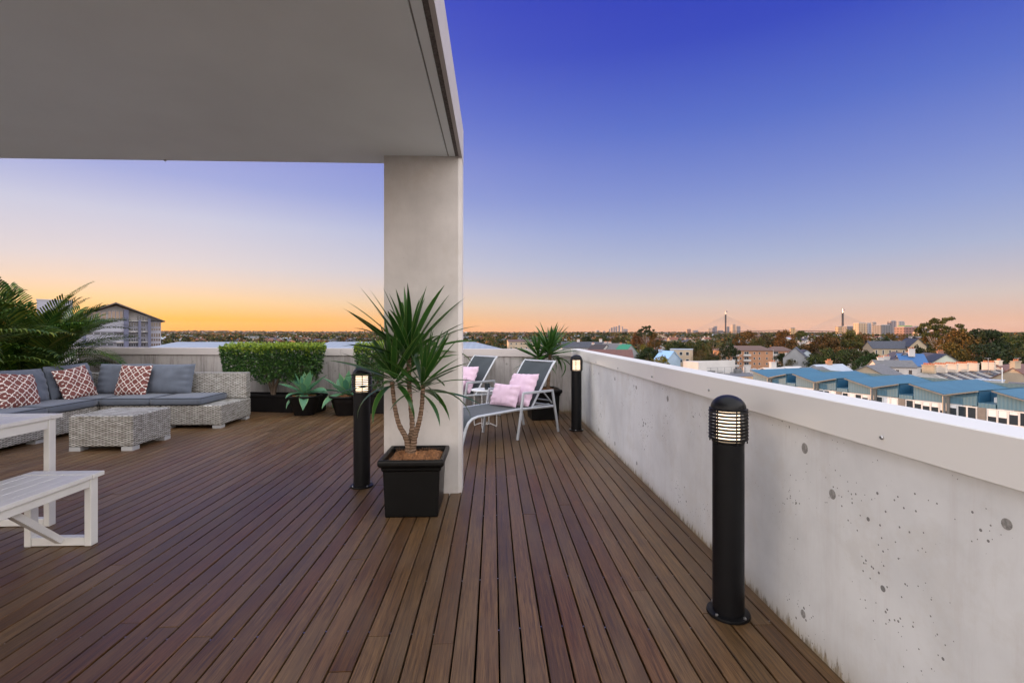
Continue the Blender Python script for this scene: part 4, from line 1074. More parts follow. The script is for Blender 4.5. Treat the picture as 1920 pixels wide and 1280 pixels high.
for u_ in range(-0, 6):
    c0 = g0+sv*(UW*u_)
    T = thing('blue_terrace', LBL[u_], 'terraced house', (c0.x, c0.y, 0), RZT, 'blue terraces beyond the right parapet')
    lx0, lx1 = -UW*.42, UW*.36; up = .92; dep = 15.0; zb = GZ-1.05
    MB().poly([(lx0,0,zb),(lx1,0,zb),(lx1,0,GZ+up*.8),(0,0,GZ-.05),(lx0,0,GZ+up)], .22, (0,1,0)).build('upper_wall', BLUEW, T)
    MB().poly([(lx0,.23,zb),(lx0,dep,zb),(lx0,dep,GZ+up-.05),(lx0,.23,GZ+up-.05)], -.12, (1,0,0)).build('side_wall', BLUEW, T)
    MB().poly([(lx1,.23,zb),(lx1,dep,zb),(lx1,dep,GZ+up*.75),(lx1,.23,GZ+up*.75)], .12, (1,0,0)).build('side_wall', BLUED, T)
    ov = .25
    MB().add([(lx0-ov,-.35,GZ+up+.10),(0,-.35,GZ+.04),(0,dep,GZ+.04),(lx0-ov,dep,GZ+up+.10),(lx0-ov,-.35,GZ+up+.02),(0,-.35,GZ-.04),(0,dep,GZ-.04),(lx0-ov,dep,GZ+up+.02)],[(0,1,2,3),(7,6,5,4),(0,4,5,1),(3,2,6,7),(0,3,7,4)]).build('roof_slope', BLUE, T)
    MB().add([(0.003,-.35,GZ+.04),(lx1+ov,-.35,GZ+up*.8+.12),(lx1+ov,dep,GZ+up*.8+.12),(0.003,dep,GZ+.04),(0.003,-.35,GZ-.04),(lx1+ov,-.35,GZ+up*.8+.04),(lx1+ov,dep,GZ+up*.8+.04),(0.003,dep,GZ-.04)],[(0,1,2,3),(7,6,5,4),(0,4,5,1),(1,5,6,2),(3,2,6,7)]).build('roof_slope', BLUE, T)
    MB().bar((lx0-ov-.05,-.42,GZ+up-.02),(0,-.42,GZ-.10),.12,.22,(0,1,0)).build('fascia', FASC, T); MB().bar((0,-.42,GZ-.10),(lx1+ov+.05,-.42,GZ+up*.8),.12,.22,(0,1,0)).build('fascia', FASC, T)
    MB().tube([(-.02,-.42,GZ-.2),(-.02,-.42,GZ-7)],.17,8).build('downpipe', PIPEG, T)
    MB().box(.18,.42,-.30,-.02,GZ-7,GZ-.2).build('downpipe_casing', FASC, T)
    # recess with balcony between this unit and the next
    r0, r1 = lx1+.13, UW+lx0-.13
    MB().box(r0,r1,2.6,2.8,zb,GZ+up*.6).build('recess_wall', BLUED, T); MB().box(r0,r1,.0,2.6,zb-.1,zb+.42).build('balcony', BLUEW, T)
    MB().add([(r0,2.81,GZ+.3),(r1,2.81,GZ+.3),(r1,dep,GZ+up*.9),(r0,dep,GZ+up*.9),(r0,2.81,GZ+.2),(r1,2.81,GZ+.2),(r1,dep,GZ+up*.8),(r0,dep,GZ+up*.8)],[(0,1,2,3),(7,6,5,4),(0,4,5,1)]).build('link_roof', BLUE, T)
    if u_ in (3,): MB().box(r0+.9,r0+1.5,1.2,1.7,zb+.5,zb+1.1).build('air_conditioner', FRW, T)
    # rear grey-green pitched roof
    MB().poly([(lx0,dep+.02,GZ-2.6),(lx0,dep+.02,GZ+.75),(lx0,dep+7,GZ-.9),(lx0,dep+7,GZ-2.6)], lx1-lx0, (1,0,0)).build('rear_roof', GRN, T)
    # lower storeys: window band with blinds and dark openings
    MB().box(lx0,UW+lx0-.02,.06,.25,GZ-13,zb-.102).build('lower_wall', FRW, T)
    NW = 9; ww = UW/NW
    for k in range(NW):
        xc = lx0+ww*(k+.5)
        if k == 7: MB().box(xc-ww*.42,xc+ww*.42,-.04,.055,GZ-5.4,zb-.104).build('pier', FASC, T); continue
        for lvl, hh in ((0,1.55),(1,2.2)):
            z = zb-.15-hh-lvl*2.75; o = window(T, xc, .05, z, ww*.97, hh, 0, 1)
            bl = rnd.choice((1.0,.6,.4,0.0,0,.3)) if lvl == 0 else rnd.choice((0,.3,.6))
            if bl: MB().box(-ww*.38,ww*.38,-.045,-.033,hh*(1-bl)+.08,hh-.08).build('blind', BLIND, o)
par_ = g0+sv*(UW*4.5)+nv*1.2
t = thing('parasol', 'small white parasol open in the roof recess of a blue terrace at the right edge', 'parasol', (par_.x, par_.y, GZ-1.0))
MB().tube([(0,0,-.5),(0,0,1.35)], .03, 6).build('pole', FRW, t); MB().lathe([(1.1,1.1),(.6,1.28),(.01,1.5)], 8).build('canopy', BLIND, t)

# chimney terraces behind the blue row
c0 = az(1739, 105); RV = Vector((.929,.357,0)); RZC = math.atan2(RV.y, RV.x)
BUFF = wallmat('chimney_render', (.58,.50,.42))
lb6 = ['terrace house with the unpainted grey stone chimney, first of the chimney row', 'second terrace of the chimney row, next to the grey stone chimney', 'third terrace in the stepped row of tall white chimneys', 'fourth terrace in the stepped row, below the bushy dark trees', 'fifth terrace in the stepped row, orange light in its skylight', 'wide slate terrace at the far right end of the chimney row, two bright skylights']
PZ = [0, 4.3, 8.6, 12.9, 17.2, 24.5]
for k in range(6):
    s0 = c0+RV*PZ[k]; ztop = -5.15
    T = thing('chimney_terrace', lb6[k], 'terraced house', (s0.x, s0.y, 0), RZC, 'terraces with tall chimneys beyond the blue roofs')
    W_ = 4.3 if k < 4 else 7.3 if k == 4 else 5.0; rz_ = ztop-2.35; dr = 2.1; sl_ = dr/6
    # local +x runs away along the row, local -y is the slope that faces the camera
    MB().poly([(0,-6,rz_-9),(0,3.5,rz_-9),(0,3.5,rz_-1.4),(0,0,rz_),(0,-6,rz_-dr)], W_, (1,0,0)).build('wall', RENDW, T)
    MB().poly([(.32,-6.25,rz_-dr-.08),(.32,0,rz_+.06),(.32,0,rz_+.16),(.32,-6.25,rz_-dr+.02)], W_-.35, (1,0,0)).build('roof', SLATE, T)
    MB().poly([(-.02,-6.5,rz_-dr-.25),(-.02,0,rz_+.1),(-.02,3.5,rz_-1.2),(-.02,3.5,rz_-.8),(-.02,0,rz_+.5),(-.02,-6.5,rz_-dr+.25)], .33, (1,0,0)).build('party_wall', RENDW, T)
    chimney(T, .15, -.2, rz_+.2, .75, 2.3, ztop-rz_-.75, SAND if k == 0 else BUFF, 7)
    for xs in ((1.6,),(1.6,),(1.6,),(1.6,),(1.6,3.2),(1.4,2.9))[k]:
        MB().poly([(xs,-2.6,rz_-2.6*sl_+.16),(xs,-1.4,rz_-1.4*sl_+.16),(xs,-1.4,rz_-1.4*sl_+.30),(xs,-2.6,rz_-2.6*sl_+.30)], .8, (1,0,0)).build('skylight', WGL, T)
# dark red roofed house with dormer at the right edge, and cream gable beyond it
T, p, z = bld('terrace_house', 'dark red roofed house with a small white dormer, beyond the right end of the chimneys', 1893, 118, 18)
zr = zat(684, 118)-z
gable(T, 11, 9, zr-3, 3, RENDW, DKRED, 'x', .3, 0, ((-4.5,0,zr-.6,1.6,.7,1.6),), BUFF)
MB().poly([(-.7,-3.6,zr-2.6),(.7,-3.6,zr-2.6),(.7,-3.6,zr-1.4),(0,-3.6,zr-.9),(-.7,-3.6,zr-1.4)],1.8,(0,1,0)).build('dormer', RENDW, T); window(T,0,-3.62,zr-2.3,.7,.9,0)
T, p, z = bld('cream_house', 'cream house with two stacked chimneys at the right edge, above the blue roofs', 1925, 104, 15)
zr = zat(690, 104)-z; gable(T, 9, 8, zr-2.6, 2.6, CREAM, DKRED, 'x', .2, 0, ((-3.6,0,zr-.5,2.0,.7,1.9),(-1.2,1.5,zr-.9,1.6,.7,1.8)), CREAM)
T, p, z = bld('shed_roofs', 'low cluster of pale flat roofs between the slate terraces and the blue roofs', 1862, 98, -50, cat='outbuilding')
zr = zat(718, 98)-z
for i, (a, b, w_, h_) in enumerate(((-5,0,4,0),(-.5,1,4,.5),(4,0,3.4,.2),(1.5,-3,3,-.6))): MB().box(a-w_/2,a+w_/2,b-1.6,b+1.6,0,zr+h_).build('wall', RENDW if i % 2 else CREAM, T); MB().box(a-w_/2-.15,a+w_/2+.15,b-1.75,b+1.75,zr+h_+.002,zr+h_+.12).build('roof', PALER if i != 2 else GREYR, T)
for q, d_, lab in ((1879,96,'thin white mast standing by the flat roofs at the right'), (1853,112,'television aerial on a pole behind the orange chimney'), (1909,110,'television aerial above the cream house at the right edge')):
    p = az(q, d_); z = ground_z(p.x,p.y); zt = zat(689 if q == 1879 else 671, d_)-z
    t = thing('aerial', lab, 'aerial', (p.x,p.y,z)); MB().tube([(0,0,0),(0,0,zt)], .09 if q == 1879 else .05, 6).build('pole', FRW if q == 1879 else STEEL, t)
    if q != 1879: MB().tube([(-.9,0,zt-.05),(.9,.2,zt-.05)], .04, 5).tube([(-.3,-.4,zt-.25),(.3,.5,zt-.25)], .035, 5).build('cross_arm', STEEL, t)
# white gabled cottages left of them
def cot(label, px, yr, d, w, dp, rise, wall, roof, rz, ax='x', chim=(), wins=3, name='cottage', chm=None, stor=2):
    T, p, z = bld(name, label, px, d, rz); zr = zat(yr, d)-z
    gable(T, w, dp, zr-rise, rise, wall, roof, ax, .3, 0, [(c[0]*w/2, c[1]*dp/2, zr-rise*c[2], 1.5, .7, c[3]) for c in chim], chm)
    for s_ in range(stor):
        zz = zr-rise-2.0-s_*2.8
        if zz < .4: break
        for i in range(wins): window(T, -w/2+w*(i+.5)/wins, -dp/2-.03, zz, 1.0, 1.35, 0)
    return T
cot('tall white gable house with two chimneys, left of the navy blue roof', 1685, 661, 150, 9, 11, 3.4, RENDW, SLATE, -25, 'y', ((-.8,-.4,.9,1.8),(.35,-.6,.5,1.8)))
cot('white walled house with a bright navy blue roof beside the tall white gable', 1706, 664, 145, 6, 11, 3.2, RENDW, plain('navy_roof', (.03,.11,.28), .5), -28, 'x', ((.0,-.3,.2,2.2),), 2)
cot('low white rendered house with small lean-to roofs in front of the tall gable', 1672, 676, 138, 9, 7, 1.6, RENDW, GREYR, -20, 'x', ((-.6,0,.4,1.4),))
cot('pale green gabled house with bare branches before its wall', 1752, 663, 148, 12, 12, 4.2, GREENW, SLATE, -18, 'y', ((.15,-.2,.1,1.1),), 1, chm=RBRICK)
cot('grey metal gable roof just behind the blue roofs, with a cream bargeboard', 1640, 685, 118, 9, 9, 2.4, CREAM, GREYR, 30, 'x', ())
cot('small pale blue roofed house with a tall orange brick chimney', 1553, 684, 122, 9, 7, 1.8, RENDW, PALER, 15, 'x', ((.05,0,.6,2.0),), 2, chm=BRICK)
cot('grey shed roofs between the white chimney and the orange brick chimney', 1522, 689, 118, 7, 6, 1.2, CREAM, GREYR, 20, 'x')
cot('squat white building with a stepped white chimney behind the blue roof', 1449, 690, 118, 5, 4, .6, RENDW, RENDW, 10, 'x', ((0,0,.1,1.4),), 0)
cot('little white rendered outhouse behind the second blue roof', 1484, 688, 120, 4.5, 3, .5, RENDW, RENDW, 10, 'x', (), 0)
# sandstone church-like hall
T, p, z = bld('stone_hall', 'long sandstone hall with a dark slate roof and a tall cross gable', 1672, 235, -12, cat='hall'); zr = zat(640, 235)-z
gable(T, 21, 9, zr-3.2, 3.2, SAND, SLATE, 'x', .4)
MB().poly([(4.2,-6.3,0),(11.2,-6.3,0),(11.2,-6.3,zr-2.2),(7.7,-6.3,zr+1.3),(4.2,-6.3,zr-2.2)], 9.5, (0,1,0)).build('cross_gable', SAND, T)
MB().poly([(3.8,-6.6,zr-2.55),(7.7,-6.6,zr+1.35),(11.6,-6.6,zr-2.55),(11.6,-6.6,zr-2.3),(7.7,-6.6,zr+1.6),(3.8,-6.6,zr-2.3)], 10, (0,1,0)).build('cross_roof', SLATE, T)
for i in range(5): window(T, -9+i*2.9, -4.53, zr-6.2, .8, 2.2, 0)
window(T, 7.7, -6.33, zr-5, 1.1, 2.4, 0)
# orange brick flats
T, p, z = bld('brick_flats', 'orange brick block of flats with white balconies under a brown hipped roof', 1392, 262, -7, cat='apartment block'); ze = zat(656.5, 262)-z
MB().box(-14,13.8,-5,5,0,ze).build('wall', BRICK, T)
MB().add([(-14.6,-5.6,ze+.002),(14.4,-5.6,ze+.002),(14.4,5.6,ze+.002),(-14.6,5.6,ze+.002),(-9.5,0,ze+2.5),(9.5,0,ze+2.5)],[(0,1,5,4),(1,2,5),(2,3,4,5),(3,0,4),(3,2,1,0)]).build('roof', BROWNR, T)
MB().box(13.85,26,-1,8,0,ze-.3).build('wing_wall', BRICK, T)
MB().add([(13.4,-1.6,ze-.29),(26.6,-1.6,ze-.29),(26.6,8.6,ze-.29),(13.4,8.6,ze-.29),(17,3.4,ze+2),(22.5,3.4,ze+2)],[(0,1,5,4),(1,2,5),(2,3,4,5),(3,0,4),(3,2,1,0)]).build('wing_roof', BROWNR, T)
MB().tube([(13.82,-5.1,0),(13.82,-5.1,ze+.4)], .12, 6).build('downpipe', FRW, T)
for st_ in range(5):
    zf = ze-2.55-st_*2.8
    if zf < -.5: break
    for X in (-11.5,-5.8,0.2,17,23.5):
        Y = -5.01 if X < 14 else -1.01
        o = MB().box(X-1.9,X+1.9,Y-1.25,Y,zf-.32,zf-.12).box(X-1.9,X+1.9,Y-1.27,Y-1.17,zf-.1,zf+.75).build('balcony', RENDW, T)
        window(T, X, Y, zf, 2.4, 2.0, 0, 2)
    for X in (-8.6,-2.8,4.2,6.8,10.6): window(T, X, -5.02, zf+.6, .9, 1.2, 0)
# dark gabled house to its right
cot('dark grey gable end house with navy slate roof, right of the brick flats', 1492, 651, 215, 9, 15, 4.5, GREYW, SLATE, -35, 'y', ((-.7,-.6,.9,1.6),), 1, chm=RENDW)
cot('house with pale blue gables and a dark verandah roof right of the grey gable', 1508, 656, 222, 8, 9, 3, wallmat('pale_blue_boards', (.42,.48,.55)), SLATE, -20, 'y', (), 2)
# flat roofed white building with roof railing
T, p, z = bld('flat_roofed_block', 'white flat roofed building with a grey railing and plant on its roof', 1352, 105, 12, cat='building'); zr = zat(701, 105)-z
MB().box(-7.5,9.5,-7,5,0,zr).build('wall', wallmat('apricot_render', (.55,.36,.22)), T); MB().box(-7.4,9.4,-6.9,4.9,zr+.002,zr+.1).build('roof', GREYR, T)
MB().box(-6.2,6.0,3.0,3.4,zr+.11,zat(675.5,109)-z).build('parapet', RENDW, T); MB().box(-7.4,-5.4,-2.5,2.9,zr+.11,zat(676.5,106)-z).build('stair_head', RENDW, T)
rl = MB()
for i in range(7): rl.bar((-5+i*1.7,-1,zr+.1),(-5+i*1.7,-1,zr+1.5),.06,.06)
rl.bar((-5,-1,zr+1.5),(5.2,-1,zr+1.5),.07,.07); rl.bar((-5,-1,zr+.85),(5.2,-1,zr+.85),.05,.05); rl.build('railing', plain('grey_rail',(.2,.21,.23),.5), T)
for i, (X, Y, a, b) in enumerate(((1,0,1.6,.5),(4.6,.5,1.3,.9),(6.6,-2,.9,1.1),(-2,.6,1.2,.6),(7.6,1.2,1.2,1.3))): MB().box(X-a/2,X+a/2,Y-.5,Y+.5,zr+.11,zr+.1+b).build('roof_plant', GREYR if i % 2 else RENDW, T)
# left part of the town seen over the right parapet
cot('long dark slate terrace with small dormers at the left end of the right parapet', 1098, 641, 260, 26, 9, 2.8, GREYW, SLATE, -4, 'x', ((-.3,0,.1,1.5),(.62,0,.1,1.7)), 8, chm=RENDW)
cot('terrace with a charcoal pitched roof and white parapet edges', 1124, 646, 235, 10, 10, 4.2, RENDW, plain('charcoal_roof', (.03,.03,.035), .6), -60, 'x', ((-.9,0,.2,1.3),), 2)
cot('weathered grey slate roofed terrace with two white chimneys', 1152, 644, 230, 14, 10, 4.6, RBRICK, GREYR, -58, 'x', ((-.9,.1,.2,1.4),(-.5,.1,.2,1.4)), 3, chm=RENDW)
cot('house with a bright green roof panel beside the grey slate terrace', 1173, 646, 222, 6.5, 10, 4.4, GREYW, plain('green_roof', (.02,.20,.12), .5), -58, 'x', ((-.9,0,.2,1.2),), 1)
cot('broad dark red tiled roof just beyond the parapet, near the corner', 1132, 656, 170, 19, 12, 3.2, RBRICK, DKRED, -10, 'x', ())
cot('small house with a bright sky blue metal roof and white barges', 1251, 658, 205, 6.5, 9, 3.6, wallmat('blue_boards', (.30,.40,.52)), mk_ribbed('sky_blue_roof', (.28,.46,.70), .6), -58, 'x', ((-.9,-.2,.1,.9),), 2)
T, p, z = bld('sandstone_block', 'square sandstone coloured block with skylights, right of the sky blue roof', 1278, 212, -25, cat='building'); zr = zat(655, 212)-z
MB().box(-4.5,4.5,-4,4,0,zr).build('wall', wallmat('sand_render', (.42,.33,.24)), T); MB().box(-4.7,4.7,-4.2,4.2,zr+.002,zr+.25).build('roof', PALER, T)
for i in range(3): window(T, -2.6+i*2.6, -4.03, zr-2.4, 1.3, 1.5, 0); window(T, -2.6+i*2.6, -4.03, zr-5.4, 1.3, 1.5, 0)
cot('pale villa behind the corner yucca, flat brown eaves over white bays', 985, 637, 330, 24, 12, 1.2, CREAM, BROWNR, 3, 'x', (), 7, stor=3)
cot('white cottage with a curved pediment near the tree row', 1238, 648, 330, 7, 7, 2, RENDW, RENDW, -20, 'y', (), 1)
for q in ((1240,627,620,'group of pale houses lit orange below the umbrella pine'),(1262,632,520,'white roofed house among the trees right of the umbrella pine'),(1290,636,480,'cream gabled house with terracotta roof in the tree row'),(1325,632,560,'pale house with two chimneys left of the first bridge tower'),(1300,641,430,'low terracotta roofed house half hidden by brown trees'),(1395,640,420,'white house with a grey roof behind the brick flats'),(1512,633,430,'white gable with three chimneys between the rust coloured trees'),(1528,640,380,'cream low house below the white gable with chimneys'),(1622,640,330,'grey and white cottage right of the big green tree'),(1655,633,420,'white house peeping between rust coloured trees')):
    cot(q[3], q[0], q[1], q[2], rnd.uniform(9,13), 8, 2.6, rnd.choice((RENDW,CREAM,RENDW)), rnd.choice((SLATE,TERRA,GREYR)), rnd.uniform(-50,30), rnd.choice('xy'), ((-.6,0,.2,1.5),(.5,0,.2,1.5)), 3)

# left: gabled apartment building with the sun behind it
T, p, z = bld('gabled_apartments', 'pale apartment building with a wide pitched roof at the left, sun behind it', 222, 130, 0, cat='apartment block', base=-20)
PH = R(38); T.rotation_euler = (0,0,PH); U0 = (222-960)/F; LX = lambda px: ((px-960)/F-U0)*130/(math.cos(PH+TH)-(px-960)/F*math.sin(PH+TH)); Z = lambda y: zat(y,130)+20
LAV = wallmat('lavender_cladding', (.30,.31,.38), .05); NAVY = plain('navy_pier', (.09,.10,.17), .6); GLO = plain('sunset_window', (.10,.075,.06), .08, .1, .5, spec=.9); WB = plain('bronze_glass', (.20,.13,.09), .10, .2, .4, spec=.9)
Y0 = 0
MB().box(LX(60),LX(302),Y0+.3,Y0+14,0,Z(601)).build('wall', LAV, T)
MB().poly([(LX(130),.28,Z(600)),(LX(302),.28,Z(600)),(LX(217),.28,Z(573))], 13.6, (0,1,0)).build('gable_wall', plain('grey_gable', (.30,.29,.30), .7), T)
MB().poly([(LX(120),-2.2,Z(604)),(LX(217),-2.2,Z(569.5)),(LX(308.5),-2.2,Z(602.5)),(LX(308.5),-2.2,Z(600.8)),(LX(217),-2.2,Z(567.4)),(LX(120),-2.2,Z(602))], 17, (0,1,0)).build('roof', plain('taupe_roof', (.10,.085,.08), .7), T)
def facade(x0, x1, y0, y1, nx, ny, glass=WGL, proud=0, fr=LAV):
    w = (LX(x1)-LX(x0))/nx; h = (Z(y0)-Z(y1))/ny
    for i in range(nx):
        for j in range(ny): window(T, LX(x0)+w*(i+.5), .27-proud, Z(y1)+h*j+.04, w*.96, h*.93, 0, 1, fr, glass)
MB().box(LX(160),LX(240),-.9,.2,Z(622),Z(600)).build('parapet_panel', LAV, T); MB().box(LX(160),LX(240),-.9,.2,Z(641),Z(628)).build('parapet_panel', LAV, T)
facade(163,200,584,599.5,4,1,WB); facade(202,231,582,599.5,4,1,WB); facade(256,276,591,600,4,1,WGL); facade(136,154,594,612,2,2,WB)
for yy in (600.5, 621, 641): MB().box(LX(218),LX(282),-.85,.25,Z(yy+1.3),Z(yy)).build('floor_band', RENDW, T)
for a, b, n_ in ((219,236,4),(241,259,4),(264,273,2),(283,301,4)):
    for y0, y1 in ((603,612),(614.5,620),(624,632.5),(634.5,640.5),(644,650)): facade(a, b, y0, y1, n_, 1, GLO if a == 283 else WGL)
for y0, y1 in ((623,627.5),(642.5,648)): facade(163,213,y0,y1,4,1,WGL,1.2)
for a, b, y0 in ((155,161.5,588),(232,241,580),(259,264,600),(277,282,596)): MB().box(LX(a),LX(b),-1.3,.24,0,Z(y0)).build('pier', NAVY, T)
T, p, z = bld('lavender_tower', 'plain pale lavender tower behind the palms, left of the gabled apartments', 102, 160, 38, cat='building', base=-20)
MB().box(-4.2,4.2,0,9,0,zat(563,160)+20).build('wall', LAV, T); MB().box(-4.4,4.4,-.2,9.2,zat(563,160)+20.002,zat(563,160)+20.3).build('coping', RENDW, T)
for i in range(3):
    for j in range(6): window(T, -2.8+i*2.8, -.03, 3.2+j*3.1, 1.4, 1.6, 0)
# neighbouring pale metal roofs just below the back parapet
MR = mk_ribbed('bluish_white_roof', (.26,.30,.36), .5, .5)
def neigh(label, x0, x1, ytop, d, hip):
    a = az(x0, d); b = az(x1, d); zt = zat(ytop, d); T = thing('metal_roofed_wing', label, 'roof', (a.x, a.y, -20)); dv_ = b-a; L = dv_.length; T.rotation_euler = (0,0,math.atan2(dv_.y, dv_.x)); zt += 20
    MB().box(0,L,0,10,0,zt-1.0).build('wall', LAV, T)
    MB().add([(-.4,-.5,zt-.95),(L+.4,-.5,zt-.95),(L+.4,10.5,zt-.95),(-.4,10.5,zt-.95),(hip[0],5,zt),(L-hip[1],5,zt)],[(0,1,5,4),(1,2,5),(2,3,4,5),(3,0,4),(3,2,1,0)]).build('roof', MR, T)
neigh('pale metal roof just beyond the back parapet, right of the gabled apartments', 240, 441, 642.5, 46, (1.2,1.2))
neigh('pale metal roof beyond the back parapet, behind the clipped hedge', 556, 800, 642.3, 42, (1,1))
neigh('pale hipped metal roof beyond the parapet, right of the pillar', 790, 944, 643, 38, (2,2.6))

# ---- named trees of the middle distance
for q in ((1212,607,330,15,'umbrella','dark','flat topped umbrella pine standing above the skyline'),
 (1228,622,325,11,'round','rust','rust lit tree right below the umbrella pine'),(1196,621,340,12,'spread','rust','rust and olive tree left below the umbrella pine'),
 (1218,650,215,13,'round','dark','dark green tree close behind the parapet, left of the sky blue roof'),(1206,644,240,8,'bare','yellow','small golden tree in front of the dark green one'),
 (1238,665,190,9,'round','yellow','yellow green shrub topping the parapet below the sky blue roof'),(1268,637,300,20,'spread','green','broad green tree crown in the row behind the sky blue roof'),
 (1305,634,290,18,'spread','olive','broad olive tree crown right of the green one'),(1338,632,255,17,'bare','brown','large half bare brown tree left of the brick flats'),
 (1366,640,240,12,'spread','dark','dark leafy tree touching the left end of the brick flats'),(1312,655,200,8,'bare','brown','bare grey branches before the sandstone block'),
 (1398,618,330,17,'round','rust','rust coloured tree behind the brick flats, right of the bridge tower'),(1420,630,310,12,'spread','olive','olive crowned tree just above the flats roof'),
 (1437,624,360,13,'spread','brown','brown spreading tree above the right half of the flats'),(1474,617,330,16,'round','rust','brightest rust tree, above the small white chimney of the flats'),
 (1462,618,345,10,'tall','rust','upright rust tree at the left of the brightest one'),(1503,619,345,15,'umbrella','olive','flat olive crown right of the brightest rust tree'),
 (1467,661,225,9,'round','dark','dark round tree before the right wing of the brick flats'),(1482,672,205,8,'bare','brown','bare brown tree beside the dark round one'),
 (1545,625,250,22,'spread','rust','left part of the great tree mass, rust topped'),(1580,616,255,26,'spread','olive','great fig tree in the middle of the tree mass'),
 (1612,622,262,18,'spread','rust','right shoulder of the great tree mass, lit rust'),(1560,650,190,18,'spread','green','green lower crown in front of the great fig'),
 (1604,652,196,20,'spread','green','green lower crown right of centre in the tree mass'),(1527,660,200,11,'round','dark','dark small tree at the left foot of the tree mass'),
 (1636,660,185,12,'spread','green','light green tree before the sandstone hall'),(1597,690,122,4,'round','green','small round green bush behind the third blue roof'),(1617,690,121,5,'spread','yellow','yellow flowering bush behind the third blue roof'),
 (1763,588,190,18,'umbrella','olive','tall gum tree with an open layered crown above the skyline'),(1770,610,196,15,'umbrella','rust','second tier of rust lit gum foliage below the tall crown'),
 (1722,645,175,11,'spread','dark','dark tree left of the tall gum, before the yellow gable'),(1742,650,170,9,'round','olive','olive rounded tree at the foot of the tall gum'),
 (1800,617,165,16,'round','rust','large rust lit tree right of the tall gum'),(1783,640,150,11,'round','rust','smaller rust lit tree above the pale green gable'),
 (1832,612,170,13,'tall','dark','dark pointed tree on the skyline right of the rust one'),(1858,613,165,13,'tall','dark','darkest tall tree on the right skyline'),
 (1838,640,150,18,'round','dark','dark mass of foliage behind the chimneys'),(1876,636,160,16,'round','dark','dark foliage right of the chimneys near the frame edge'),
 (1912,616,230,20,'spread','olive','pale olive tree at the right edge of the photo'),(1905,648,150,13,'round','olive','grey green tree low at the right edge'),
 (966,631,420,14,'bare','rust','rust coloured bare tree right of the pale hipped roof'),(920,632,400,9,'round','olive','small olive tree behind the hipped roof'),(1100,629,420,13,'round','dark','dark round tree right of the corner yucca'),(1127,628,430,22,'spread','green','wide green tree above the long slate terrace'),
 (1160,629,400,15,'spread','olive','olive tree above the two white chimneys'),(1150,622,620,16,'bare','rust','pinkish bare tree behind the olive one'),
 (1655,628,330,14,'spread','dark','dark green tree above the sandstone hall'),(1690,625,330,14,'bare','rust','orange tree above the ridge of the sandstone hall'),(1668,622,420,12,'spread','rust','rust tree among the distant towers'),
 (1710,637,250,10,'round','rust','rust tree behind the cross gable of the hall')):
    tree(*q[:6], q[6], None, rnd.randrange(2))
# more of the grey clump of tall trees
busy = []
MARKS = ((310,'left of the gabled apartments'),(372,'right of the gabled apartments'),(432,'left of the hedge'),(500,'above the left half of the hedge'),(565,'above the right half of the hedge'),(640,'above the agaves'),(720,'above the bollard by the pillar'),(905,'right of the pillar'),(960,'above the lounger backs'),(1010,'left of the corner yucca'),(1075,'behind the corner yucca'),(1130,'above the farthest bollard'),(1185,'left of the umbrella pine'),(1240,'under the umbrella pine'),(1300,'between umbrella pine and bridge'),(1350,'just left of the first bridge tower'),(1410,'right of the first bridge tower'),(1480,'above the brick flats'),(1540,'left of the great tree mass'),(1600,'behind the great tree mass'),(1660,'above the stone hall'),(1730,'left of the tall gum'),(1800,'around the tall gum'),(1860,'behind the chimneys'),(2000,'at the right edge'))
def mark(px): return next(b for a, b in MARKS if px < a)
def band(d): return 'near' if d < 330 else 'mid distance' if d < 450 else 'far' if d < 600 else 'farthest'
TN = {'green':'green','dark':'dark green','olive':'olive','rust':'rust lit','brown':'brown','yellow':'golden'}
KN = {'round':'rounded','spread':'spreading','umbrella':'flat topped','tall':'upright','pine':'conical','bare':'half bare'}
cnt = 0; ang0, ang1 = -20, 1940
hero_px = [(1345,1500,200,300),(1640,1725,120,260),(1725,1925,90,160)]
spots = []
tries = 0
while cnt < 250 and tries < 20000:
    tries += 1
    px = rnd.uniform(ang0, ang1); left = px < 1075
    if 710 < px < 862: continue
    d = (330 if left else 215)+ (430 if left else 360)*rnd.random()**1.2
    if px < 310: d = max(d, 420)
    p = az(px, d)
    if any(a <= px <= b and d < d2+20 for a, b, d1, d2 in hero_px): continue
    if any((p.x-q.x)**2+(p.y-q.y)**2 < 8.5**2 for q in spots): continue
    kind = rnd.choices(('round','spread','bare','tall','pine','umbrella'), (30,32,18,8,6,6))[0]; tint = rnd.choices(('green','dark','olive','rust','brown'), (20,26,22,16,16))[0]
    side = 'left of the pillar' if px < 720 else 'between pillar and far corner' if px < 1075 else 'seen over the right parapet'
    dist = 'nearer' if d < 480 else 'farther'
    h = rnd.uniform(7, 11.5) if kind != 'tall' else rnd.uniform(9, 14); gz = ground_z(p.x, p.y)
    yt = HOR-(gz+h-EYE)*F/d
    w_ = rnd.uniform(8,14)
    tree(px, yt, d, w_, kind, tint, ('wide ' if w_ > 11.8 else 'slender ' if w_ < 9.6 else '')+'%s %s tree, %s, %s' % (TN[tint], KN[kind], band(d), mark(px)), 'suburb trees %s' % side, rnd.randrange(2))
    spots.append(p); cnt += 1
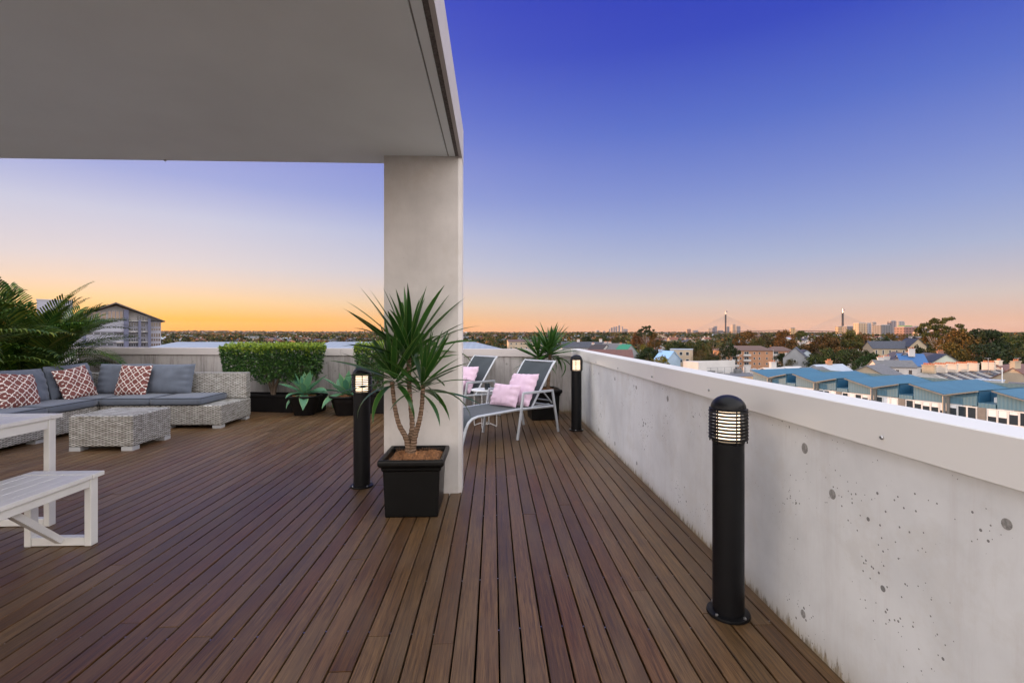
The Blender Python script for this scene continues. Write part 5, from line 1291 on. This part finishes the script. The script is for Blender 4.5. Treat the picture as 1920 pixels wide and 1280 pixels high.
# individual houses of the suburb, one mesh set per kind
HW = [RENDW, CREAM, RBRICK, BRICK, GREYW]; HR = [TERRA, SLATE, GREYR, PALER, DKRED]
HWN = ['white','cream','red brick','orange brick','grey']; HRN = ['terracotta','slate','grey','pale metal','dark red']
hp = {}
def house_proto(wi, ri, shape):
    k = (wi, ri, shape)
    if k in hp: return hp[k]
    w, d_, h, rise = ((11,8,4.2,2.4),(7,12,5.8,2.8),(14,9,3.6,2.2))[shape]
    wl = MB().poly([(-w/2,-d_/2,-4),(-w/2,d_/2,-4),(-w/2,d_/2,h),(-w/2,0,h+rise),(-w/2,-d_/2,h)], w, (1,0,0))
    wl.box(w*.2,w*.2+1.3,-.4,.4,h+rise*.6,h+rise+1.3)
    rf = MB().poly([(-w/2-.4,-d_/2-.4,h-.2),(-w/2-.4,0,h+rise+.03),(-w/2-.4,d_/2+.4,h-.2),(-w/2-.4,d_/2+.4,h),(-w/2-.4,0,h+rise+.22),(-w/2-.4,-d_/2-.4,h)], w+.8, (1,0,0))
    wn = MB(); n = 3 if w > 8 else 2
    for st_ in range(2 if h > 5 else 1):
        for i in range(n):
            x_ = -w/2+w*(i+.5)/n; z_ = 1.0+st_*2.7
            for sy in (-1, 1): wn.box(x_-.6,x_+.6,sy*(d_/2+.03)-.03,sy*(d_/2+.03)+.03,z_,z_+1.3)
        for sx in (-1, 1): wn.box(sx*(w/2+.03)-.03,sx*(w/2+.03)+.03,-.8,.8,1.0+st_*2.7,2.3+st_*2.7)
    hp[k] = (wl.mesh('wall', HW[wi]), rf.mesh('roof', HR[ri]), wn.mesh('window', WGL)); return hp[k]
cnt = 0; tries = 0
while cnt < 190 and tries < 20000:
    tries += 1
    px = rnd.uniform(ang0, ang1); left = px < 1075
    if 712 < px < 860: continue
    d = (340 if left else 225)+(420 if left else 400)*rnd.random()
    if px < 310: d = max(d, 430)
    p = az(px, d)
    if any(a <= px <= b and d < d2+20 for a, b, d1, d2 in hero_px): continue
    if any((p.x-q.x)**2+(p.y-q.y)**2 < 9.0**2 for q in spots): continue
    wi = rnd.choices(range(5), (38,20,16,12,14))[0]; ri = rnd.choices(range(5), (30,24,20,16,10))[0]; sh = rnd.randrange(3)
    side = 'left of the pillar' if px < 720 else 'between pillar and far corner' if px < 1075 else 'seen over the right parapet'
    dist = 'nearer' if d < 480 else 'farther'
    a, b, c_ = house_proto(wi, ri, sh)
    shn = ('low','narrow','long')[sh]
    T = thing('suburb_house', '%s %s house, %s roof, %s, %s' % (shn, HWN[wi], HRN[ri], band(d), mark(px)), 'house', (p.x,p.y,ground_z(p.x,p.y)), rnd.choice((0.1,1.2,-.4,.7))+rnd.uniform(-.2,.2), 'suburb houses %s' % side)
    inst('wall', a, T); inst('roof', b, T); inst('window', c_, T); spots.append(p); cnt += 1
# the rest of the suburb as massed woodland and massed roofs
rng = np.random.default_rng(3); cs = []; cols = {k: [] for k in ('dark','olive','rust')}
for i in range(20000):
    px = rng.uniform(-60, 1980); d = 345+5200*rng.random()**1.9
    if px < 315 and d < 500: continue
    p = az(px, d)
    if N3.noise(Vector((p.x/160, p.y/160, 7)))+.25*rng.random() < -.22 and d < 2500: continue
    gz = ground_z(p.x, p.y); k = 1+d/3500
    cols[('dark','olive','rust')[rng.choice(3, p=(.45,.33,.22))]].append((p.x, p.y, gz+rng.uniform(3.5,7.5), 5.4*k*rng.uniform(.7,1.4), d))
for nm, L in cols.items():
    vs = []
    for x_, y_, z_, r_, d in L:
        n = 34 if d < 900 else 20 if d < 1800 else 12
        vs.append(cloud(rng, [(x_,y_,z_)], [r_], n, r_*(.26 if d < 900 else .36 if d < 1800 else .5), .7, .6))
    o = bpy.data.objects.new('distant_woodland', quads_mesh('distant_woodland', np.concatenate(vs), CROWN)); C.objects.link(o); tag(o, {'dark':'dark green','olive':'olive','rust':'rust coloured'}[nm]+' mass of tree crowns filling the suburb out to the skyline', 'woodland', None, 'stuff'); o.color = (*TINT[nm], 1)
hm = MB()
for i in range(3400):
    px = rng.uniform(-60, 1980); d = 560+4800*rng.random()**1.7
    if px < 315 and d < 520: continue
    p = az(px, d); gz = ground_z(p.x, p.y); k = 1+d/6000; w, dd, h, rs_ = rng.uniform(8,16)*k, rng.uniform(7,10)*k, rng.uniform(3.5,6.5)*k, rng.uniform(1.6,2.8)*k
    M_ = Matrix.Translation((p.x,p.y,gz)) @ Matrix.Rotation(rng.uniform(0,3.14),4,'Z')
    hm.mi = int(rng.choice(5, p=(.30,.22,.18,.14,.16)))
    hm.add([(-w/2,-dd/2,-3),(w/2,-dd/2,-3),(w/2,dd/2,-3),(-w/2,dd/2,-3),(-w/2,-dd/2,h),(w/2,-dd/2,h),(w/2,dd/2,h),(-w/2,dd/2,h),(-w/2,0,h+rs_),(w/2,0,h+rs_)],[(0,1,5,4),(2,3,7,6),(1,2,6,9,5),(3,0,4,8,7)], M_)
    hm.mi = 5+int(rng.choice(5, p=(.34,.26,.2,.08,.12)))
    hm.add([(-w/2-.3,-dd/2-.3,h-.1),(w/2+.3,-dd/2-.3,h-.1),(w/2+.3,0,h+rs_+.1),(-w/2-.3,0,h+rs_+.1),(w/2+.3,dd/2+.3,h-.1),(-w/2-.3,dd/2+.3,h-.1)],[(0,1,2,3),(3,2,4,5)], M_)
o = hm.build('distant_houses', HW+HR); tag(o, 'countless small roofs and walls of the suburb fading toward the skyline', 'houses', None, 'stuff')

# ---- skyline
t = NT('tower_facade'); P = t.co('Object'); s = t.sep(P); br = t.n('ShaderNodeTexBrick'); t.L.new(t.comb(t.m('ADD', s[0], s[1]), s[2], 0.0), br.inputs['Vector'])
br.offset = 0.0; br.inputs['Scale'].default_value = 1; br.inputs['Brick Width'].default_value = 5; br.inputs['Row Height'].default_value = 3.6; br.inputs['Mortar Size'].default_value = .9
br.inputs['Color1'].default_value = (.10,.11,.14,1); br.inputs['Color2'].default_value = (.16,.16,.19,1); oi = t.n('ShaderNodeObjectInfo'); br.inputs['Mortar'].default_value = (.5,.47,.45,1)
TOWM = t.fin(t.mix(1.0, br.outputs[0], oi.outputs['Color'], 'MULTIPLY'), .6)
def tower(px, w, ytop, d, label, col=(1,1,1), rz=None, grp='city towers on the skyline', crown=0):
    p = az(px, d); gz = ground_z(p.x, p.y)-5; h = zat(ytop, d)-gz; W = w*d/F
    T = thing('tower', label, 'tower', (p.x,p.y,gz), rnd.uniform(-.3,.5) if rz is None else rz, grp)
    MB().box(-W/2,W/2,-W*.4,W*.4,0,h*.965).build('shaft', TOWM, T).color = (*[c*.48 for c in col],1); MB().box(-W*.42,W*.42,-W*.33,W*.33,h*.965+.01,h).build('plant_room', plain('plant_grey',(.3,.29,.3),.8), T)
    if crown: MB().tube([(0,0,h),(0,0,h+crown*d/F)], .9*d/4000, 5).build('mast', STEEL, T)
    return T
g1 = 'farthest tower cluster'
for i, (a, w, yt, c_, m_) in enumerate(((1143,2.2,616.5,0,0),(1147,3.4,614,0,0),(1152,4,612.5,1,0),(1156,2.4,611.5,1,0),(1161,3.2,609.8,0,7),(1166.5,2.4,612,0,0),(1171,5,616.5,1,0),(1175,3,617,0,0),(1120,6,619.3,1,0),(1132,4,620,0,0))):
    tower(a, w, yt, 6800, ('tall slim tower with a mast, tallest of the farthest cluster' if m_ else '%s tower of the farthest cluster, %s from the left' % ('broad' if w > 3.5 else 'slim', ('first','second','third','fourth','fifth','sixth','seventh','eighth','outlying first','outlying second')[i])), (.8,.8,.9) if c_ else (.7,.7,.8), crown=m_)
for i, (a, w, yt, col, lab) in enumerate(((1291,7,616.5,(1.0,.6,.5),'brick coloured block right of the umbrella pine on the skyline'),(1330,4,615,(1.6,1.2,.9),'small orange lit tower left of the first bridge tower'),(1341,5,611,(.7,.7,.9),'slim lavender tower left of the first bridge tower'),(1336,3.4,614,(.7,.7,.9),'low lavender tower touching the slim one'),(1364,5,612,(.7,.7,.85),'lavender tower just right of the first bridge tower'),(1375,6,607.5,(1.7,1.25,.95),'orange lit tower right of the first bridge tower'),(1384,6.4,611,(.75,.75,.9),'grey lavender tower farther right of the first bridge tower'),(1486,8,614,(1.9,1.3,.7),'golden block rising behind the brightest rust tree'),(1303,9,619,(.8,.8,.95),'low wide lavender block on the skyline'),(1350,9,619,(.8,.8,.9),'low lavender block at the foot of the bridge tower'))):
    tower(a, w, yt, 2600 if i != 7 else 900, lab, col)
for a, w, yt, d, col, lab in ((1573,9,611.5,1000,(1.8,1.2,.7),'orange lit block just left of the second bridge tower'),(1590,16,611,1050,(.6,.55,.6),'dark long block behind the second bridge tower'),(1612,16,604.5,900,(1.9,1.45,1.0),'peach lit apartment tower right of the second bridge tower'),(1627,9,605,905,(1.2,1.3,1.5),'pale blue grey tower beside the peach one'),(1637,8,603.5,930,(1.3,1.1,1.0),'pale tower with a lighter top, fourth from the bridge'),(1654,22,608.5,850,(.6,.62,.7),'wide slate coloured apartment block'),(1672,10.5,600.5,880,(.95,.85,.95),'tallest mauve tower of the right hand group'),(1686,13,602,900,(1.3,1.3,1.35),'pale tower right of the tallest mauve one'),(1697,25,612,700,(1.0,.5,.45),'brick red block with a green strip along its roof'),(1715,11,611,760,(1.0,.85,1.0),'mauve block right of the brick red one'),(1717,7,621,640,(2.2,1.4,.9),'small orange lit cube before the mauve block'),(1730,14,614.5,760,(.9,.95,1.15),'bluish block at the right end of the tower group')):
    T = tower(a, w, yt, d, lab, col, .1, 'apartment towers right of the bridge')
    if 'green strip' in lab: 
        p = T.location; h = zat(yt, d)-p.z; W = w*d/F; MB().box(-W*.3,W*.25,-W*.33,W*.3,h+.01,h+1.2).build('roof_garden', plain('roof_green', (.12,.25,.05), .8), T)
# bridge with two towers and fans of stays
BD = 2500; BRM = plain('bridge_concrete', (.04,.035,.04), .8); CAB = plain('stay_cable', (.36,.32,.32), .6)
pA = az(1360.5, BD); pB = az(1580, BD*.93); bz = -5.0
B_ = thing('cable_stayed_bridge', 'cable stayed bridge with two dark towers and fans of thin stays on the skyline', 'bridge', (pA.x, pA.y, bz))
ab = pB-pA; ab.z = 0; e_ = ab.normalized(); n_ = Vector((-e_.y, e_.x, 0))
for pt, yt in ((Vector((0,0,0)), 589.5), (ab, 586.5)):
    d_ = BD if pt.length < 1 else BD*.93; h = zat(yt, d_)-bz; 
    for s_ in (-1, 1): MB().bar(pt+n_*s_*11+Vector((0,0,-12)), pt+n_*s_*2.2+Vector((0,0,h*.62)), 6.4, 6.4, e_).build('tower_leg', BRM, B_)
    MB().bar(pt+Vector((0,0,h*.60)), pt+Vector((0,0,h)), 7.6, 7.4, e_).build('tower_head', BRM, B_)
    MB().tube([pt+Vector((0,0,h)), pt+Vector((0,0,h+17))], .5, 5).build('flag_pole', STEEL, B_)
    fg = MB(); fp = pt+Vector((0,0,h+12.5))
    fg.add([fp, fp+e_*4+Vector((0,0,.6)), fp+e_*8.5, fp+e_*8.5+Vector((0,0,4.6)), fp+e_*4+Vector((0,0,5.2)), fp+Vector((0,0,4.6))], [(0,1,4,5),(1,2,3,4)]).build('flag', plain('flag_cloth', (.05,.06,.14), .8), B_)
    for k in range(12):
        f = (k+1)/12; zc = h*(.66+.29*f)
        for s_ in (-1, 1): MB().tube([pt+Vector((0,0,zc)), pt+e_*(s_*(25+150*f))+Vector((0,0,18-8*f))], .42, 4, cap=False).build('stay_cable', CAB, B_)
MB().bar(-e_*220+Vector((0,0,10)), ab*.5+Vector((0,0,22)), 26, 2.5).bar(ab*.5+Vector((0,0,22)), ab+e_*220+Vector((0,0,10)), 26, 2.5).build('bridge_deck', BRM, B_)

# haze over the town
hz = NT('haze_air'); hz.nt.nodes.clear(); pv = hz.n('ShaderNodeVolumePrincipled'); ou = hz.n('ShaderNodeOutputMaterial'); hz.L.new(pv.outputs[0], ou.inputs['Volume'])
pv.inputs['Density'].default_value = 0.000016; pv.inputs['Color'].default_value = (.82,.80,.90,1); pv.inputs['Anisotropy'].default_value = 0.2
hb = MB().box(-9000,9000,-400,9000,-60,190).build('haze', hz.mat); tag(hb, kind='stuff')
